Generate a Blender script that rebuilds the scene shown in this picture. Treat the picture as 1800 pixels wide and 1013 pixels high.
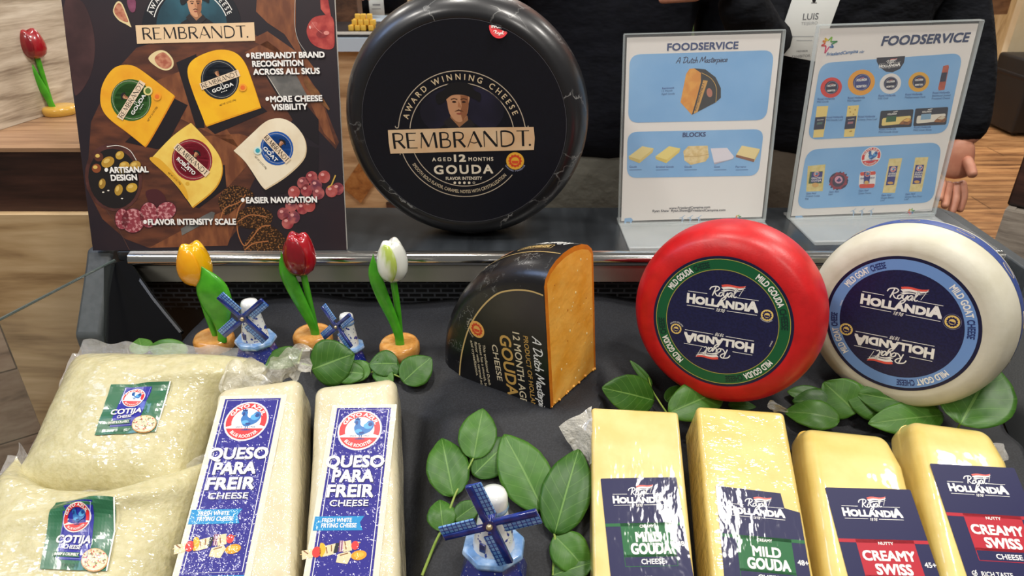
import bpy, bmesh, math, random
from mathutils import Vector as V, Matrix, noise, geometry
R = math.radians; PI = math.pi
SC = bpy.context.scene; C = SC.collection
for o in list(bpy.data.objects): bpy.data.objects.remove(o)

# ------------------------------------------------------------------ camera, world, light, exposure
CAM = V((0, 0, 1.433)); PITCH = R(28); FPX = 1250.0
cd = bpy.data.cameras.new('camera'); cam = bpy.data.objects.new('camera', cd); C.objects.link(cam)
cam.location = CAM; cam.rotation_euler = (R(90) - PITCH, 0, 0)
cd.sensor_width = 36; cd.lens = FPX / 1800 * 36; cd.clip_start = .02
cd.dof.use_dof = True; cd.dof.focus_distance = .84; cd.dof.aperture_fstop = 15.0
SC.camera = cam
wd = bpy.data.worlds.new('hall'); SC.world = wd; wd.use_nodes = True
bg = wd.node_tree.nodes['Background']; bg.inputs[0].default_value = (1, .97, .93, 1); bg.inputs[1].default_value = .15
vs = SC.view_settings; vs.view_transform = 'Standard'; vs.look = 'None'; vs.gamma = 1; vs.use_curve_mapping = False
vs.exposure = 0.0
def lamp(loc, size, power, col=(1, .95, .88), aim=None):
    l = bpy.data.lights.new('ceiling_lamp', 'AREA'); l.size = size; l.energy = power; l.color = col; l.shape = 'DISK'
    o = bpy.data.objects.new('ceiling_lamp', l); C.objects.link(o); o.location = loc
    d = (V(aim) if aim else V((loc[0], loc[1], 0))) - V(loc)
    o.rotation_euler = d.to_track_quat('-Z', 'Y').to_euler()
for (x, y, z, s, p) in [(-1.5, .3, 3.2, .30, 20), (-.35, 1.0, 3.3, .28, 20), (.75, .45, 3.2, .30, 22), (1.75, 1.0, 3.1, .30, 22),
                        (-1.2, -.9, 3.1, .4, 15), (1.0, -1.0, 3.1, .4, 15)]:
    lamp((x, y, z), s, p, aim=(.05, .8, .9))
lamp((-1.7, .9, 2.5), .6, 7, (.40, .58, 1.0), aim=(-.3, .95, 1.1)); lamp((-2.5, 3.6, 3.6), 1.0, 70); lamp((.4, 3.4, 3.6), 1.0, 22); lamp((3.4, 4.6, 3.8), 1.2, 110); lamp((.6, 6.4, 3.8), 1.2, 110)

# ------------------------------------------------------------------ photo geometry helpers (points on real surfaces)
cp, sp = math.cos(PITCH), math.sin(PITCH)
def ray(u, v):
    a = (u - 900) / FPX; b = (506.5 - v) / FPX
    return V((a, cp + b * sp, -sp + b * cp))
def at_y(u, v, y): r = ray(u, v); return CAM + r * (y / r.y)
def at_z(u, v, z): r = ray(u, v); return CAM + r * ((z - CAM.z) / r.z)
def at_d(u, v, d): return CAM + ray(u, v) * d
def frame(o, yaw=0, tilt=0, roll=0):
    cy, sy, ct, st = math.cos(yaw), math.sin(yaw), math.cos(tilt), math.sin(tilt)
    Z = V((sy * ct, -cy * ct, st)); X = V((cy, sy, 0)); Y = Z.cross(X)
    X, Y = X * math.cos(roll) + Y * math.sin(roll), Y * math.cos(roll) - X * math.sin(roll)
    return Matrix(((X.x, Y.x, Z.x, o[0]), (X.y, Y.y, Z.y, o[1]), (X.z, Y.z, Z.z, o[2]), (0, 0, 0, 1)))
def lerp(a, b, t): return a + (b - a) * t
def sstep(x, a, b):
    t = min(1, max(0, (x - a) / (b - a))); return t * t * (3 - 2 * t)
def catmull(p, n=6, closed=False):
    out = []; N = len(p)
    if N < 3: return [V(q) for q in p]
    P = [V(q) for q in p]
    g = (lambda i: P[i % N]) if closed else (lambda i: P[max(0, min(N - 1, i))])
    for i in range(N if closed else N - 1):
        a, b, c, d = g(i - 1), g(i), g(i + 1), g(i + 2)
        for k in range(n):
            t = k / n
            out.append(.5 * ((2 * b) + (c - a) * t + (2 * a - 5 * b + 4 * c - d) * t * t + (3 * b - a - 3 * c + d) * t ** 3))
    if not closed: out.append(P[-1])
    return out

# ------------------------------------------------------------------ materials
def lin(h):
    h = h.lstrip('#'); c = [int(h[i:i + 2], 16) / 255 for i in (0, 2, 4)]
    return tuple((x / 12.92 if x <= .04045 else ((x + .055) / 1.055) ** 2.4) for x in c) + (1,)
_mc = {}
def mt(hexa, rough=.5, metal=0, n2=None, nscale=40, ndet=4, nramp=(.4, .65), nstretch=(1, 1, 1), bump=None, bstretch=(1, 1, 1), coat=0, crough=.06, cbump=None,
       cstretch=(1, 1, 1), alpha=1, trans=0, sss=0, spec=.5, name='paint'):
    key = (hexa, rough, metal, n2, nscale, ndet, nramp, nstretch, bump, bstretch, coat, crough, cbump, cstretch, alpha, trans, sss, spec)
    if key in _mc: return _mc[key]
    m = bpy.data.materials.new(name); m.use_nodes = True; nt = m.node_tree; b = nt.nodes['Principled BSDF']; L = nt.links.new
    b.inputs['Base Color'].default_value = lin(hexa); b.inputs['Roughness'].default_value = rough; b.inputs['Metallic'].default_value = metal
    b.inputs['Specular IOR Level'].default_value = spec; b.inputs['Alpha'].default_value = alpha
    b.inputs['Transmission Weight'].default_value = trans
    if sss: b.inputs['Subsurface Weight'].default_value = sss; b.inputs['Subsurface Radius'].default_value = (.01, .006, .003)
    if coat: b.inputs['Coat Weight'].default_value = coat; b.inputs['Coat Roughness'].default_value = crough
    tc = None
    def tex(scale, stretch, det=4):
        nonlocal tc
        if tc is None: tc = nt.nodes.new('ShaderNodeTexCoord')
        mp = nt.nodes.new('ShaderNodeMapping'); mp.inputs['Scale'].default_value = stretch
        L(tc.outputs['Object'], mp.inputs['Vector'])
        n = nt.nodes.new('ShaderNodeTexNoise'); n.inputs['Scale'].default_value = scale; n.inputs['Detail'].default_value = det
        L(mp.outputs[0], n.inputs['Vector']); return n
    if n2:
        n = tex(nscale, nstretch, ndet); r = nt.nodes.new('ShaderNodeValToRGB')
        r.color_ramp.elements[0].position, r.color_ramp.elements[1].position = nramp
        r.color_ramp.elements[0].color = lin(hexa); r.color_ramp.elements[1].color = lin(n2)
        L(n.outputs['Fac'], r.inputs[0]); L(r.outputs[0], b.inputs['Base Color'])
    def bmp(spec_, stretch, sock):
        n = tex(spec_[0], stretch, 3); bu = nt.nodes.new('ShaderNodeBump'); bu.inputs['Strength'].default_value = spec_[1]
        bu.inputs['Distance'].default_value = spec_[2] if len(spec_) > 2 else .002
        L(n.outputs['Fac'], bu.inputs['Height']); L(bu.outputs[0], b.inputs[sock])
    if bump: bmp(bump, bstretch, 'Normal')
    if cbump: bmp(cbump, cstretch, 'Coat Normal')
    _mc[key] = m; return m
def wood(c1, c2, c3, stretch=(1.2, 14, 14), scale=3, rough=.45, name='wood', planks=None):
    key = ('wood', c1, c2, c3, stretch, scale, rough, planks)
    if key in _mc: return _mc[key]
    m = bpy.data.materials.new(name); m.use_nodes = True; nt = m.node_tree; b = nt.nodes['Principled BSDF']; L = nt.links.new
    tc = nt.nodes.new('ShaderNodeTexCoord'); mp = nt.nodes.new('ShaderNodeMapping'); mp.inputs['Scale'].default_value = stretch
    L(tc.outputs['Object'], mp.inputs[0])
    n = nt.nodes.new('ShaderNodeTexNoise'); n.inputs['Scale'].default_value = scale; n.inputs['Detail'].default_value = 6; n.inputs['Distortion'].default_value = .9
    L(mp.outputs[0], n.inputs['Vector'])
    n3 = nt.nodes.new('ShaderNodeTexNoise'); n3.inputs['Scale'].default_value = scale * 7; n3.inputs['Detail'].default_value = 3
    L(mp.outputs[0], n3.inputs['Vector'])
    mx = nt.nodes.new('ShaderNodeMath'); mx.operation = 'MULTIPLY_ADD'; L(n3.outputs['Fac'], mx.inputs[0]); mx.inputs[1].default_value = .3
    L(n.outputs['Fac'], mx.inputs[2])
    r = nt.nodes.new('ShaderNodeValToRGB'); e = r.color_ramp.elements
    e[0].position = .42; e[0].color = lin(c1); e[1].position = .82; e[1].color = lin(c3)
    k = e.new(.62); k.color = lin(c2)
    L(mx.outputs[0], r.inputs[0]); last = r.outputs[0]
    if planks:
        br = nt.nodes.new('ShaderNodeTexBrick'); br.inputs['Scale'].default_value = 1
        br.inputs['Brick Width'].default_value = planks[0]; br.inputs['Row Height'].default_value = planks[1]; br.inputs['Mortar Size'].default_value = planks[2]
        br.inputs['Color1'].default_value = (1, 1, 1, 1); br.inputs['Color2'].default_value = (.72, .72, .72, 1); br.inputs['Mortar'].default_value = (.25, .22, .2, 1)
        m2 = nt.nodes.new('ShaderNodeMapping'); m2.inputs['Rotation'].default_value = planks[3] if len(planks) > 3 else (0, 0, 0)
        L(tc.outputs['Object'], m2.inputs[0]); L(m2.outputs[0], br.inputs['Vector'])
        mm = nt.nodes.new('ShaderNodeMix'); mm.data_type = 'RGBA'; mm.blend_type = 'MULTIPLY'; mm.inputs[0].default_value = 1
        L(last, mm.inputs[6]); L(br.outputs['Color'], mm.inputs[7]); last = mm.outputs[2]
    L(last, b.inputs['Base Color']); b.inputs['Roughness'].default_value = rough
    _mc[key] = m; return m

# ------------------------------------------------------------------ mesh builder
class MB:
    def __init__(s): s.v = []; s.f = []; s.m = []; s.uv = None
    def add(s, vs_, fs, m=0, T=None):
        o = len(s.v); s.v += [(T @ V(p)) if T else V(p) for p in vs_]
        for i, f in enumerate(fs): s.f.append([o + k for k in f]); s.m.append(m)
        return s
    def box(s, a, b, m=0, T=None):
        x0, y0, z0 = a; x1, y1, z1 = b
        return s.add([(x0, y0, z0), (x1, y0, z0), (x1, y1, z0), (x0, y1, z0), (x0, y0, z1), (x1, y0, z1), (x1, y1, z1), (x0, y1, z1)],
                     [(0, 3, 2, 1), (4, 5, 6, 7), (0, 1, 5, 4), (1, 2, 6, 5), (2, 3, 7, 6), (3, 0, 4, 7)], m, T)
    def rbox(s, h, r, k=3, n=2, m=0, T=None, warp=None, c=(0, 0, 0)):
        """rounded box with half sizes h, edge radius r"""
        ax = []
        for H in h:
            q = [-H + r * (1 - math.cos(i / k * PI / 2)) * 1.0 for i in range(k)]
            q = [-H + r * (i / k) for i in range(k)]
            inner = [lerp(-H + r, H - r, i / n) for i in range(n + 1)]
            ax.append(q + inner + [-x for x in reversed(q)])
        idx = {}; vs_ = []; fs = []
        def vid(p):
            key = tuple(round(x, 7) for x in p)
            if key not in idx:
                q = V([max(-(h[i] - r), min(h[i] - r, p[i])) for i in range(3)]); d = V(p) - q
                w = q + d.normalized() * r if d.length > 1e-9 else V(p)
                if warp: w = warp(w)
                idx[key] = len(vs_); vs_.append(w + V(c))
            return idx[key]
        for a in range(3):
            b, cc = (a + 1) % 3, (a + 2) % 3
            for sgn in (-1, 1):
                for i in range(len(ax[b]) - 1):
                    for j in range(len(ax[cc]) - 1):
                        q = []
                        for (ii, jj) in ((i, j), (i + 1, j), (i + 1, j + 1), (i, j + 1)):
                            p = [0, 0, 0]; p[a] = sgn * h[a]; p[b] = ax[b][ii]; p[cc] = ax[cc][jj]; q.append(vid(p))
                        fs.append(q if sgn > 0 else q[::-1])
        return s.add(vs_, fs, m, T)
    def lathe(s, prof, n=32, m=0, T=None, mfn=None, a0=0, a1=2 * PI, mod=None):
        full = abs(a1 - a0 - 2 * PI) < 1e-6; N = n if full else n + 1
        vs_ = []; fs = []; ms = []
        for (r, z) in prof:
            for i in range(N):
                a = a0 + (a1 - a0) * i / n; q = V((r * math.cos(a), r * math.sin(a), z))
                vs_.append(mod(q, a) if mod else q)
        for j in range(len(prof) - 1):
            for i in range(n):
                k = (i + 1) % N
                fs.append((j * N + i, j * N + k, (j + 1) * N + k, (j + 1) * N + i)); ms.append(mfn(j) if mfn else m)
        o = len(s.f); s.add(vs_, fs, m, T); s.m[o:] = ms
        return s
    def tube(s, path, rad, n=8, m=0, T=None, flat=1.0, up=None):
        P = [V(p) for p in path]; vs_ = []; fs = []; N = len(P)
        rr = rad if isinstance(rad, (list, tuple)) else [rad] * N
        ref = V(up) if up else None
        for i, p in enumerate(P):
            t = (P[min(i + 1, N - 1)] - P[max(i - 1, 0)]).normalized()
            if ref is None: ref = t.orthogonal()
            x = (ref - t * ref.dot(t)).normalized(); y = t.cross(x); 
            if not up: ref = x
            for k in range(n):
                a = 2 * PI * k / n; vs_.append(p + x * (math.cos(a) * rr[i] * flat) + y * (math.sin(a) * rr[i]))
        for i in range(N - 1):
            for k in range(n): fs.append((i * n + k, i * n + (k + 1) % n, (i + 1) * n + (k + 1) % n, (i + 1) * n + k))
        fs.append(tuple(range(n))[::-1]); fs.append(tuple(range((N - 1) * n, N * n)))
        return s.add(vs_, fs, m, T)
    def ball(s, c, r, n=12, m=0, T=None, sq=(1, 1, 1)):
        prof = [(r * math.sin(PI * i / n), -r * math.cos(PI * i / n)) for i in range(n + 1)]
        TT = Matrix.Translation(c) @ Matrix.Diagonal((*sq, 1))
        return s.lathe(prof, n * 2, m, (T @ TT) if T else TT)
    def grid(s, fn, nu, nv, m=0, T=None, thick=0):
        vs_ = [fn(i / nu, j / nv) for j in range(nv + 1) for i in range(nu + 1)]
        fs = [(j * (nu + 1) + i, j * (nu + 1) + i + 1, (j + 1) * (nu + 1) + i + 1, (j + 1) * (nu + 1) + i) for j in range(nv) for i in range(nu)]
        return s.add(vs_, fs, m, T)
    def prism(s, pts, d, m=0, T=None):
        """polygon (3D points) pushed along vector d"""
        n = len(pts); d = V(d); P = [V(p) for p in pts]
        return s.add(P + [p + d for p in P], [tuple(range(n))[::-1], tuple(range(n, 2 * n))] + [(i, (i + 1) % n, n + (i + 1) % n, n + i) for i in range(n)], m, T)
    def build(s, name, mats, parent=None, smooth=40, T=None, doubles=True, fix=True, solid=0, bevel=0, sub=0):
        me = bpy.data.meshes.new(name); me.from_pydata([tuple(p) for p in s.v], [], s.f)
        for mm in (mats if isinstance(mats, (list, tuple)) else [mats]): me.materials.append(mm)
        me.polygons.foreach_set('material_index', s.m)
        if doubles or fix:
            bm = bmesh.new(); bm.from_mesh(me)
            if doubles: bmesh.ops.remove_doubles(bm, verts=bm.verts, dist=1e-6)
            if fix: bmesh.ops.recalc_face_normals(bm, faces=bm.faces)
            bm.to_mesh(me); bm.free()
        if smooth:
            me.polygons.foreach_set('use_smooth', [True] * len(me.polygons))
            try: me.set_sharp_from_angle(angle=R(smooth))
            except Exception: pass
        o = bpy.data.objects.new(name, me); C.objects.link(o)
        if T is not None: o.matrix_world = T
        if parent: o.parent = parent
        if solid: md = o.modifiers.new('thickness', 'SOLIDIFY'); md.thickness = solid; md.offset = 0
        if bevel: md = o.modifiers.new('bevel', 'BEVEL'); md.width = bevel; md.segments = 2; md.limit_method = 'ANGLE'
        if sub: md = o.modifiers.new('sub', 'SUBSURF'); md.levels = sub; md.render_levels = sub
        return o
def tag(o, label=None, cat=None, group=None, kind=None):
    if label: o['label'] = label
    if cat: o['category'] = cat
    if group: o['group'] = group
    if kind: o['kind'] = kind
    return o
def thing(name, label, cat, T=None, group=None):
    o = bpy.data.objects.new(name, None); C.objects.link(o); o.empty_display_size = .02
    if T is not None: o.matrix_world = T if isinstance(T, Matrix) else Matrix.Translation(T)
    return tag(o, label, cat, group)

# ------------------------------------------------------------------ printed artwork: flat polygons on a surface
_tc = {}
def glyphs(s, space=1.0):
    k = (s, space)
    if k not in _tc:
        cu = bpy.data.curves.new('t', 'FONT'); cu.body = s; cu.size = 1; cu.resolution_u = 3; cu.space_character = space
        ob = bpy.data.objects.new('t', cu); me = bpy.data.meshes.new_from_object(ob)
        vs_ = [(p.co.x, p.co.y) for p in me.vertices]; fs = [tuple(p.vertices) for p in me.polygons]
        bpy.data.objects.remove(ob); bpy.data.curves.remove(cu); bpy.data.meshes.remove(me)
        x0 = min(p[0] for p in vs_); x1 = max(p[0] for p in vs_)
        _tc[k] = ([((x - x0), y) for x, y in vs_], fs, x1 - x0)
    return _tc[k]
CAPH = max(p[1] for p in glyphs('H')[0])
SCRIPT = {'A': ([[(0, 0), (.35, 1), (.5, 0)], [(.1, .36), (.52, .42)]], .6), 'D': ([[(.15, 0), (.2, 1)], [(-.05, .9), (.3, 1.02), (.6, .75), (.5, .25), (.15, 0)]], .68),
 'u': ([[(0, .45), (.03, .1), (.15, 0), (.28, .15), (.32, .45)], [(.32, .45), (.34, .05), (.42, 0)]], .42), 't': ([[(.12, .8), (.1, .15), (.18, 0), (.28, .05)], [(-.04, .52), (.34, .58)]], .28),
 'c': ([[(.3, .38), (.18, .46), (.04, .3), (.08, .05), (.2, 0), (.34, .08)]], .34), 'h': ([[(.03, 1), (.03, 0)], [(.03, .25), (.17, .46), (.27, .35), (.28, .05), (.36, 0)]], .38),
 'M': ([[(0, 0), (.14, .95)], [(.14, .95), (.33, .2)], [(.33, .2), (.6, 1)], [(.6, 1), (.68, 0)]], .78), 'a': ([[(.3, .4), (.15, .46), (.02, .25), (.06, .02), (.2, .03), (.3, .4), (.31, .05), (.4, 0)]], .4),
 's': ([[(.26, .4), (.14, .46), (.06, .34), (.2, .2), (.22, .05), (.1, -.02), (0, .05)]], .3), 'e': ([[(.03, .22), (.26, .28), (.2, .45), (.06, .4), (.03, .15), (.12, 0), (.3, .08)]], .3),
 'r': ([[(.03, .45), (.03, 0)], [(.03, .25), (.13, .44), (.26, .42)]], .26), 'p': ([[(.04, .45), (.02, -.4)], [(.03, .3), (.18, .46), (.3, .25), (.2, 0), (.04, .08)]], .34),
 'i': ([[(.03, .45), (.04, .06), (.12, 0)], [(.05, .62), (.07, .68)]], .14), 'R': ([[(.2, 0), (.28, .95)], [(-.16, .62), (-.06, .92), (.35, 1.02), (.58, .82), (.45, .55), (.2, .5)], [(.25, .5), (.5, .1), (.72, -.02)]], .68),
 'o': ([[(.18, .45), (.03, .3), (.05, .05), (.18, 0), (.3, .2), (.26, .4), (.18, .45), (.36, .4)]], .34), 'y': ([[(0, .45), (.06, .1), (.2, .05), (.3, .4)], [(.32, .45), (.28, -.2), (.12, -.42), (0, -.25), (.36, .08)]], .38),
 'l': ([[(0, .1), (.2, .8), (.12, 1), (.05, .75), (.08, .1), (.2, 0), (.32, .08)]], .24), ' ': ([], .25),
 '1': ([[(0, .7), (.18, .9), (.1, 0)]], .3), '8': ([[(.3, .8), (.12, .9), (.1, .6), (.28, .35), (.2, 0), (.02, .15), (.3, .8)]], .4), '9': ([[(.3, .6), (.08, .6), (.15, .95), (.32, .8), (.25, .3), (.1, 0)]], .4)}
TH, TN = .15, .055     # thick and thin strokes of the high-contrast capitals
CONTRAST = {'R': ([([(.07, 0), (.07, 1)], TH), ([(.07, .97), (.3, .97), (.46, .9), (.5, .74), (.44, .56), (.28, .49), (.1, .49)], TN * 1.5), ([(.27, .5), (.56, .02)], TH)], .66),
 'E': ([([(.07, 0), (.07, 1)], TH), ([(.07, .97), (.5, .97)], TN), ([(.07, .52), (.42, .52)], TN), ([(.07, .03), (.52, .03)], TN)], .62),
 'M': ([([(.07, 0), (.16, 1)], TN), ([(.14, 1), (.44, .08)], TH), ([(.44, .08), (.74, 1)], TN), ([(.76, 1), (.82, 0)], TH)], .98),
 'B': ([([(.07, 0), (.07, 1)], TH), ([(.07, .97), (.28, .97), (.42, .88), (.42, .65), (.28, .53), (.1, .53)], TN * 1.5), ([(.1, .53), (.34, .53), (.5, .42), (.5, .15), (.34, .03), (.07, .03)], TN * 1.6)], .66),
 'A': ([([(.02, 0), (.36, 1)], TN), ([(.35, 1), (.68, 0)], TH), ([(.14, .36), (.35, .27), (.56, .36)], TN)], .76),
 'N': ([([(.07, 0), (.07, 1)], TN), ([(.08, 1), (.66, .02)], TH), ([(.68, 0), (.68, 1)], TN)], .82),
 'D': ([([(.07, 0), (.07, 1)], TN * 1.6), ([(.07, .97), (.32, .97), (.58, .82), (.66, .5), (.58, .18), (.32, .03), (.07, .03)], TH * .72)], .8),
 'T': ([([(.3, 0), (.3, 1)], TH), ([(0, .97), (.6, .97)], TN)], .62)}
class Art:
    def __init__(s, T=None, z=0.0, e=.00009, cvf=None):
        s.T = T; s.z = z; s.e = e; s.items = []; s.mats = []; s.cvf = cvf
        s.Ti = T.inverted() if T else None
    def plane(s, p):
        o = s.Ti @ CAM; d = s.Ti.to_3x3() @ ray(*p); t = (s.z - o.z) / d.z; q = o + d * t; return V((q.x, q.y))
    def cv(s, p):
        if isinstance(p, V): return V((p.x, p.y))
        return s.cvf(p) if s.cvf else s.plane(p)
    def sc(s, p): return ((s.cv((p[0] + 1, p[1])) - s.cv(p)).length + (s.cv((p[0], p[1] + 1)) - s.cv(p)).length) / 2
    def mi(s, m):
        if m not in s.mats: s.mats.append(m)
        return s.mats.index(m)
    def raw(s, pts, faces, m, l): s.items.append((pts, faces, s.mi(m), l))
    def poly(s, pts, m, l=1, smooth=False):
        q = [s.cv(p) for p in pts]
        if smooth: q = catmull(q, 5, True)
        tr = geometry.tessellate_polygon([[V((p.x, p.y, 0)) for p in q]])
        s.raw(q, [tuple(t) for t in tr], m, l)
    def fill(s, pts, m, l=0, n=8):
        """quad (4 corners) as a grid, for curved surfaces"""
        a, b, c, d = [s.cv(p) for p in pts]
        vs_ = [lerp(lerp(a, b, i / n), lerp(d, c, i / n), j / n) for j in range(n + 1) for i in range(n + 1)]
        s.raw(vs_, [(j * (n + 1) + i, j * (n + 1) + i + 1, (j + 1) * (n + 1) + i + 1, (j + 1) * (n + 1) + i) for j in range(n) for i in range(n)], m, l)
    def rrect(s, q, r, m, l=1):
        """rounded quad given by four corners, corner radius as a fraction of the short side"""
        P = [s.cv(p) for p in q]; out = []
        rad = r * min((P[1] - P[0]).length, (P[3] - P[0]).length)
        for i in range(4):
            a = P[i - 1]; b = P[i]; c = P[(i + 1) % 4]
            p0 = b + (a - b).normalized() * rad; p1 = b + (c - b).normalized() * rad
            for k in range(7):
                t = k / 6; out.append(p0 * (1 - t) ** 2 + b * 2 * t * (1 - t) + p1 * t * t)
        s.poly(out, m, l)
    def ell(s, c, rx, ry, m, l=1, rot=0, n=28):
        loc = isinstance(c, V); a = R(rot); ca, sa = math.cos(a), math.sin(a); out = []
        for i in range(n):
            t = 2 * PI * i / n; x, y = rx * math.cos(t), ry * math.sin(t)
            d = (x * ca - y * sa, x * sa + y * ca)
            out.append(c + V(d) if loc else (c[0] + d[0], c[1] - d[1]))
        s.poly(out, m, l)
    def ring(s, c, r0, r1, m, l=1, a0=0, a1=360, n=72):
        c = s.cv(c); pts = []; fs = []
        for i in range(n + 1):
            a = R(lerp(a0, a1, i / n)); d = V((math.cos(a), math.sin(a))); pts += [c + d * r0, c + d * r1]
        s.raw(pts, [(2 * i, 2 * i + 1, 2 * i + 3, 2 * i + 2) for i in range(n)], m, l)
    def stroke(s, pts, w, m, l=2, smooth=False, closed=False):
        loc = isinstance(pts[0], V)
        if not loc: w = w * s.sc(pts[0])
        q = [s.cv(p) for p in pts]
        if smooth and len(q) > 2: q = catmull(q, 5, closed)
        q2 = [q[0]]
        for p in q[1:]:
            if (p - q2[-1]).length > 1e-6: q2.append(p)
        q = q2; n = len(q)
        if n < 2: return
        out = []
        for i in range(n):
            if closed: t = q[(i + 1) % n] - q[i - 1]
            else: t = q[min(i + 1, n - 1)] - q[max(i - 1, 0)]
            if t.length < 1e-9: t = V((1, 0))
            t.normalize(); nn = V((-t.y, t.x)) * w / 2
            out += [q[i] + nn, q[i] - nn]
        k = n if closed else n - 1
        s.raw(out, [(2 * i, 2 * i + 1, (2 * i + 3) % (2 * n), (2 * i + 2) % (2 * n)) for i in range(k)], m, l)
    def basis(s, p0, p1, cap):
        """local origin, unit x axis, cap vector for a baseline given in photo pixels or in local units"""
        a, b = s.cv(p0), s.cv(p1); ex = b - a; up = V((-ex.y, ex.x)).normalized()
        if isinstance(p0, V): ch = cap
        else:
            dx, dy = p1[0] - p0[0], p1[1] - p0[1]; L_ = math.hypot(dx, dy)
            ch = abs((s.cv((p0[0] + dy / L_ * cap, p0[1] - dx / L_ * cap)) - a).dot(up))
        return a, ex, up, ch
    def text(s, t, p0, p1, cap, m, l=2, bold=0, space=1.0, shear=0):
        g, fs, w = glyphs(t, space); a, ex, up, ch = s.basis(p0, p1, cap); exn = ex.normalized()
        kx = ex.length / w; ky = ch / CAPH; b = bold * CAPH
        offs = [(0, 0)] if not bold else [(b, b), (-b, b), (b, -b), (-b, -b), (0, 0)]
        for i, (ox, oy) in enumerate(offs):      # copies sit a hair apart so that none shades another
            s.raw([a + exn * ((x + ox * (ky / kx if kx else 1) + shear * y) * kx) + up * ((y + oy) * ky) for x, y in g], fs, m, l + .14 * i)
    def arctext(s, t, c, r, a0, a1, cap, m, l=2, bold=0, space=1.0, inner=False):
        g, fs, w = glyphs(t, space); c = s.cv(c); ky = cap / CAPH; b = bold
        offs = [(0, 0)] if not bold else [(b, b), (-b, b), (b, -b), (-b, -b), (0, 0)]
        for i, (ox, oy) in enumerate(offs):
            P = []
            for x, y in g:
                a = R(a0 + (a1 - a0) * (x + ox) / w); rr = r - (y + oy) * ky if inner else r + (y + oy) * ky
                P.append(c + V((math.cos(a), math.sin(a))) * rr)
            s.raw(P, fs, m, l + .14 * i)
    def strokes_text(s, t, table, p0, p1, cap, m, l=2, w=.1, shear=0):
        a, ex, up, ch = s.basis(p0, p1, cap); exn = ex.normalized(); tot = sum(table[ch_][1] for ch_ in t); k = ex.length / tot; x = 0
        for c_ in t:
            st, adv = table[c_]
            for i_, item in enumerate(st):
                pts, ww = item if isinstance(item, tuple) else (item, w)
                s.stroke([a + exn * ((x + px_ + shear * py_) * k) + up * (py_ * ch) for px_, py_ in pts], ww * ch, m, l + .14 * i_, smooth=len(pts) > 2 and not (table is CONTRAST and len(pts) == 2))
            x += adv
    def build(s, name, parent, fn=None, T=None):
        mb = MB()
        for pts, fs, m, l in s.items:
            z = s.z + l * s.e
            mb.add([fn(p, l * s.e) if fn else (p.x, p.y, z) for p in pts], fs, m)
        for i, f in enumerate(mb.f):
            a, b, c = [mb.v[k] for k in f[:3]]
            if not fn and (b - a).cross(c - a).z < 0: mb.f[i] = f[::-1]
        return mb.build(name, s.mats, parent, smooth=0, doubles=False, fix=False, T=T)

# shared print colours
NAVY = mt('#1b1c52', .35); NAVYD = mt('#14163a', .38); WHITE = mt('#f2f0ea', .4); CREAM = mt('#ecc79a', .4); GOLD = mt('#d8b24a', .35)
GREEN = mt('#136b3a', .38); RED = mt('#d8202c', .38); SKIN = mt('#d29a72', .5); SKIND = mt('#8a5236', .5); INK = mt('#141318', .4); ORANGE = mt('#f08a1c', .4)
def badge(A, c, r, ring='#e7c873', mid=NAVY, l=3, arc=True):
    """small round origin seal: coloured disc, toothed inner disc, curved caption line"""
    q = A.cv(c); k = r if isinstance(c, V) else r * A.sc(c); rm = mt(ring, .4)
    A.ell(q, k, k, rm, l)
    A.ring(q, .45 * k, .68 * k, mid, l + 1, n=30)
    for i in range(12):
        a = 2 * PI * i / 12; A.ell(q + V((math.cos(a), math.sin(a))) * .68 * k, .1 * k, .1 * k, mid, l + 1, n=6)
    A.poly([q + V((-.4 * k, .02 * k)), q + V((.4 * k, .02 * k)), q + V((.3 * k, -.3 * k)), q + V((-.3 * k, -.3 * k))], mid, l + 1)
def hollandia(A, p0, p1, l=2, w=.075):
    """'Royal HOLLANDIA 1898' emblem; p0-p1 is the baseline of the big word"""
    a = A.cv(p0); ex = A.cv(p1) - a; L_ = ex.length; ex.normalize(); up = V((-ex.y, ex.x))
    P = lambda x, y: a + ex * (x * L_) + up * (y * L_)
    A.text('H', P(0, 0), P(.105, 0), .135 * L_, WHITE, l, .07)
    A.text('OLLANDI', P(.125, 0), P(.845, 0), .105 * L_, WHITE, l, .08)
    A.text('A', P(.855, 0), P(1.0, 0), .145 * L_, WHITE, l, .07)
    for x0, x1, y in ((0, .28, .175), (.70, 1, .175), (0, .40, -.045), (.58, 1, -.045)):
        A.stroke([P(x0, y), P(x1, y)], .008 * L_, WHITE, l)
    A.strokes_text('1898', SCRIPT, P(.42, -.075), P(.55, -.075), .05 * L_, WHITE, l, .13, .2)
    A.strokes_text('Royal', SCRIPT, P(.32, .155), P(.68, .175), .14 * L_, WHITE, l, .12, .22)
    # waving striped flag
    def stripe(y0, y1, m):
        top = [P(.47 + .34 * t - .03 * 0 + .00, lerp(.335, .365, t) + .012 * math.sin(t * 6.3) - y0 * (1 - .25 * t)) for t in [i / 8 for i in range(9)]]
        bot = [P(.47 + .34 * t + y1 * .5 * (1 - t) * 1.0 - y1 * .4 * t, lerp(.335, .365, t) + .012 * math.sin(t * 6.3) - y1 * (1 - .25 * t)) for t in [i / 8 for i in range(9)]]
        A.poly(top + bot[::-1], m, l)
    stripe(0, .035, mt('#e8574a', .4)); stripe(.035, .07, WHITE); stripe(.085, .1, WHITE)
    A.stroke([P(.80, .36), P(.73, .2)], .007 * L_, WHITE, l)
ROOST = [(-.30, .35), (-.26, .5), (-.12, .55), (-.02, .45), (.0, .25), (.12, .14), (.24, .18), (.28, .36), (.42, .46), (.56, .4), (.62, .25), (.58, .05), (.45, -.12), (.25, -.22), (.12, -.28), (-.05, -.28), (-.2, -.12), (-.27, .1), (-.22, .28)]
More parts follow.
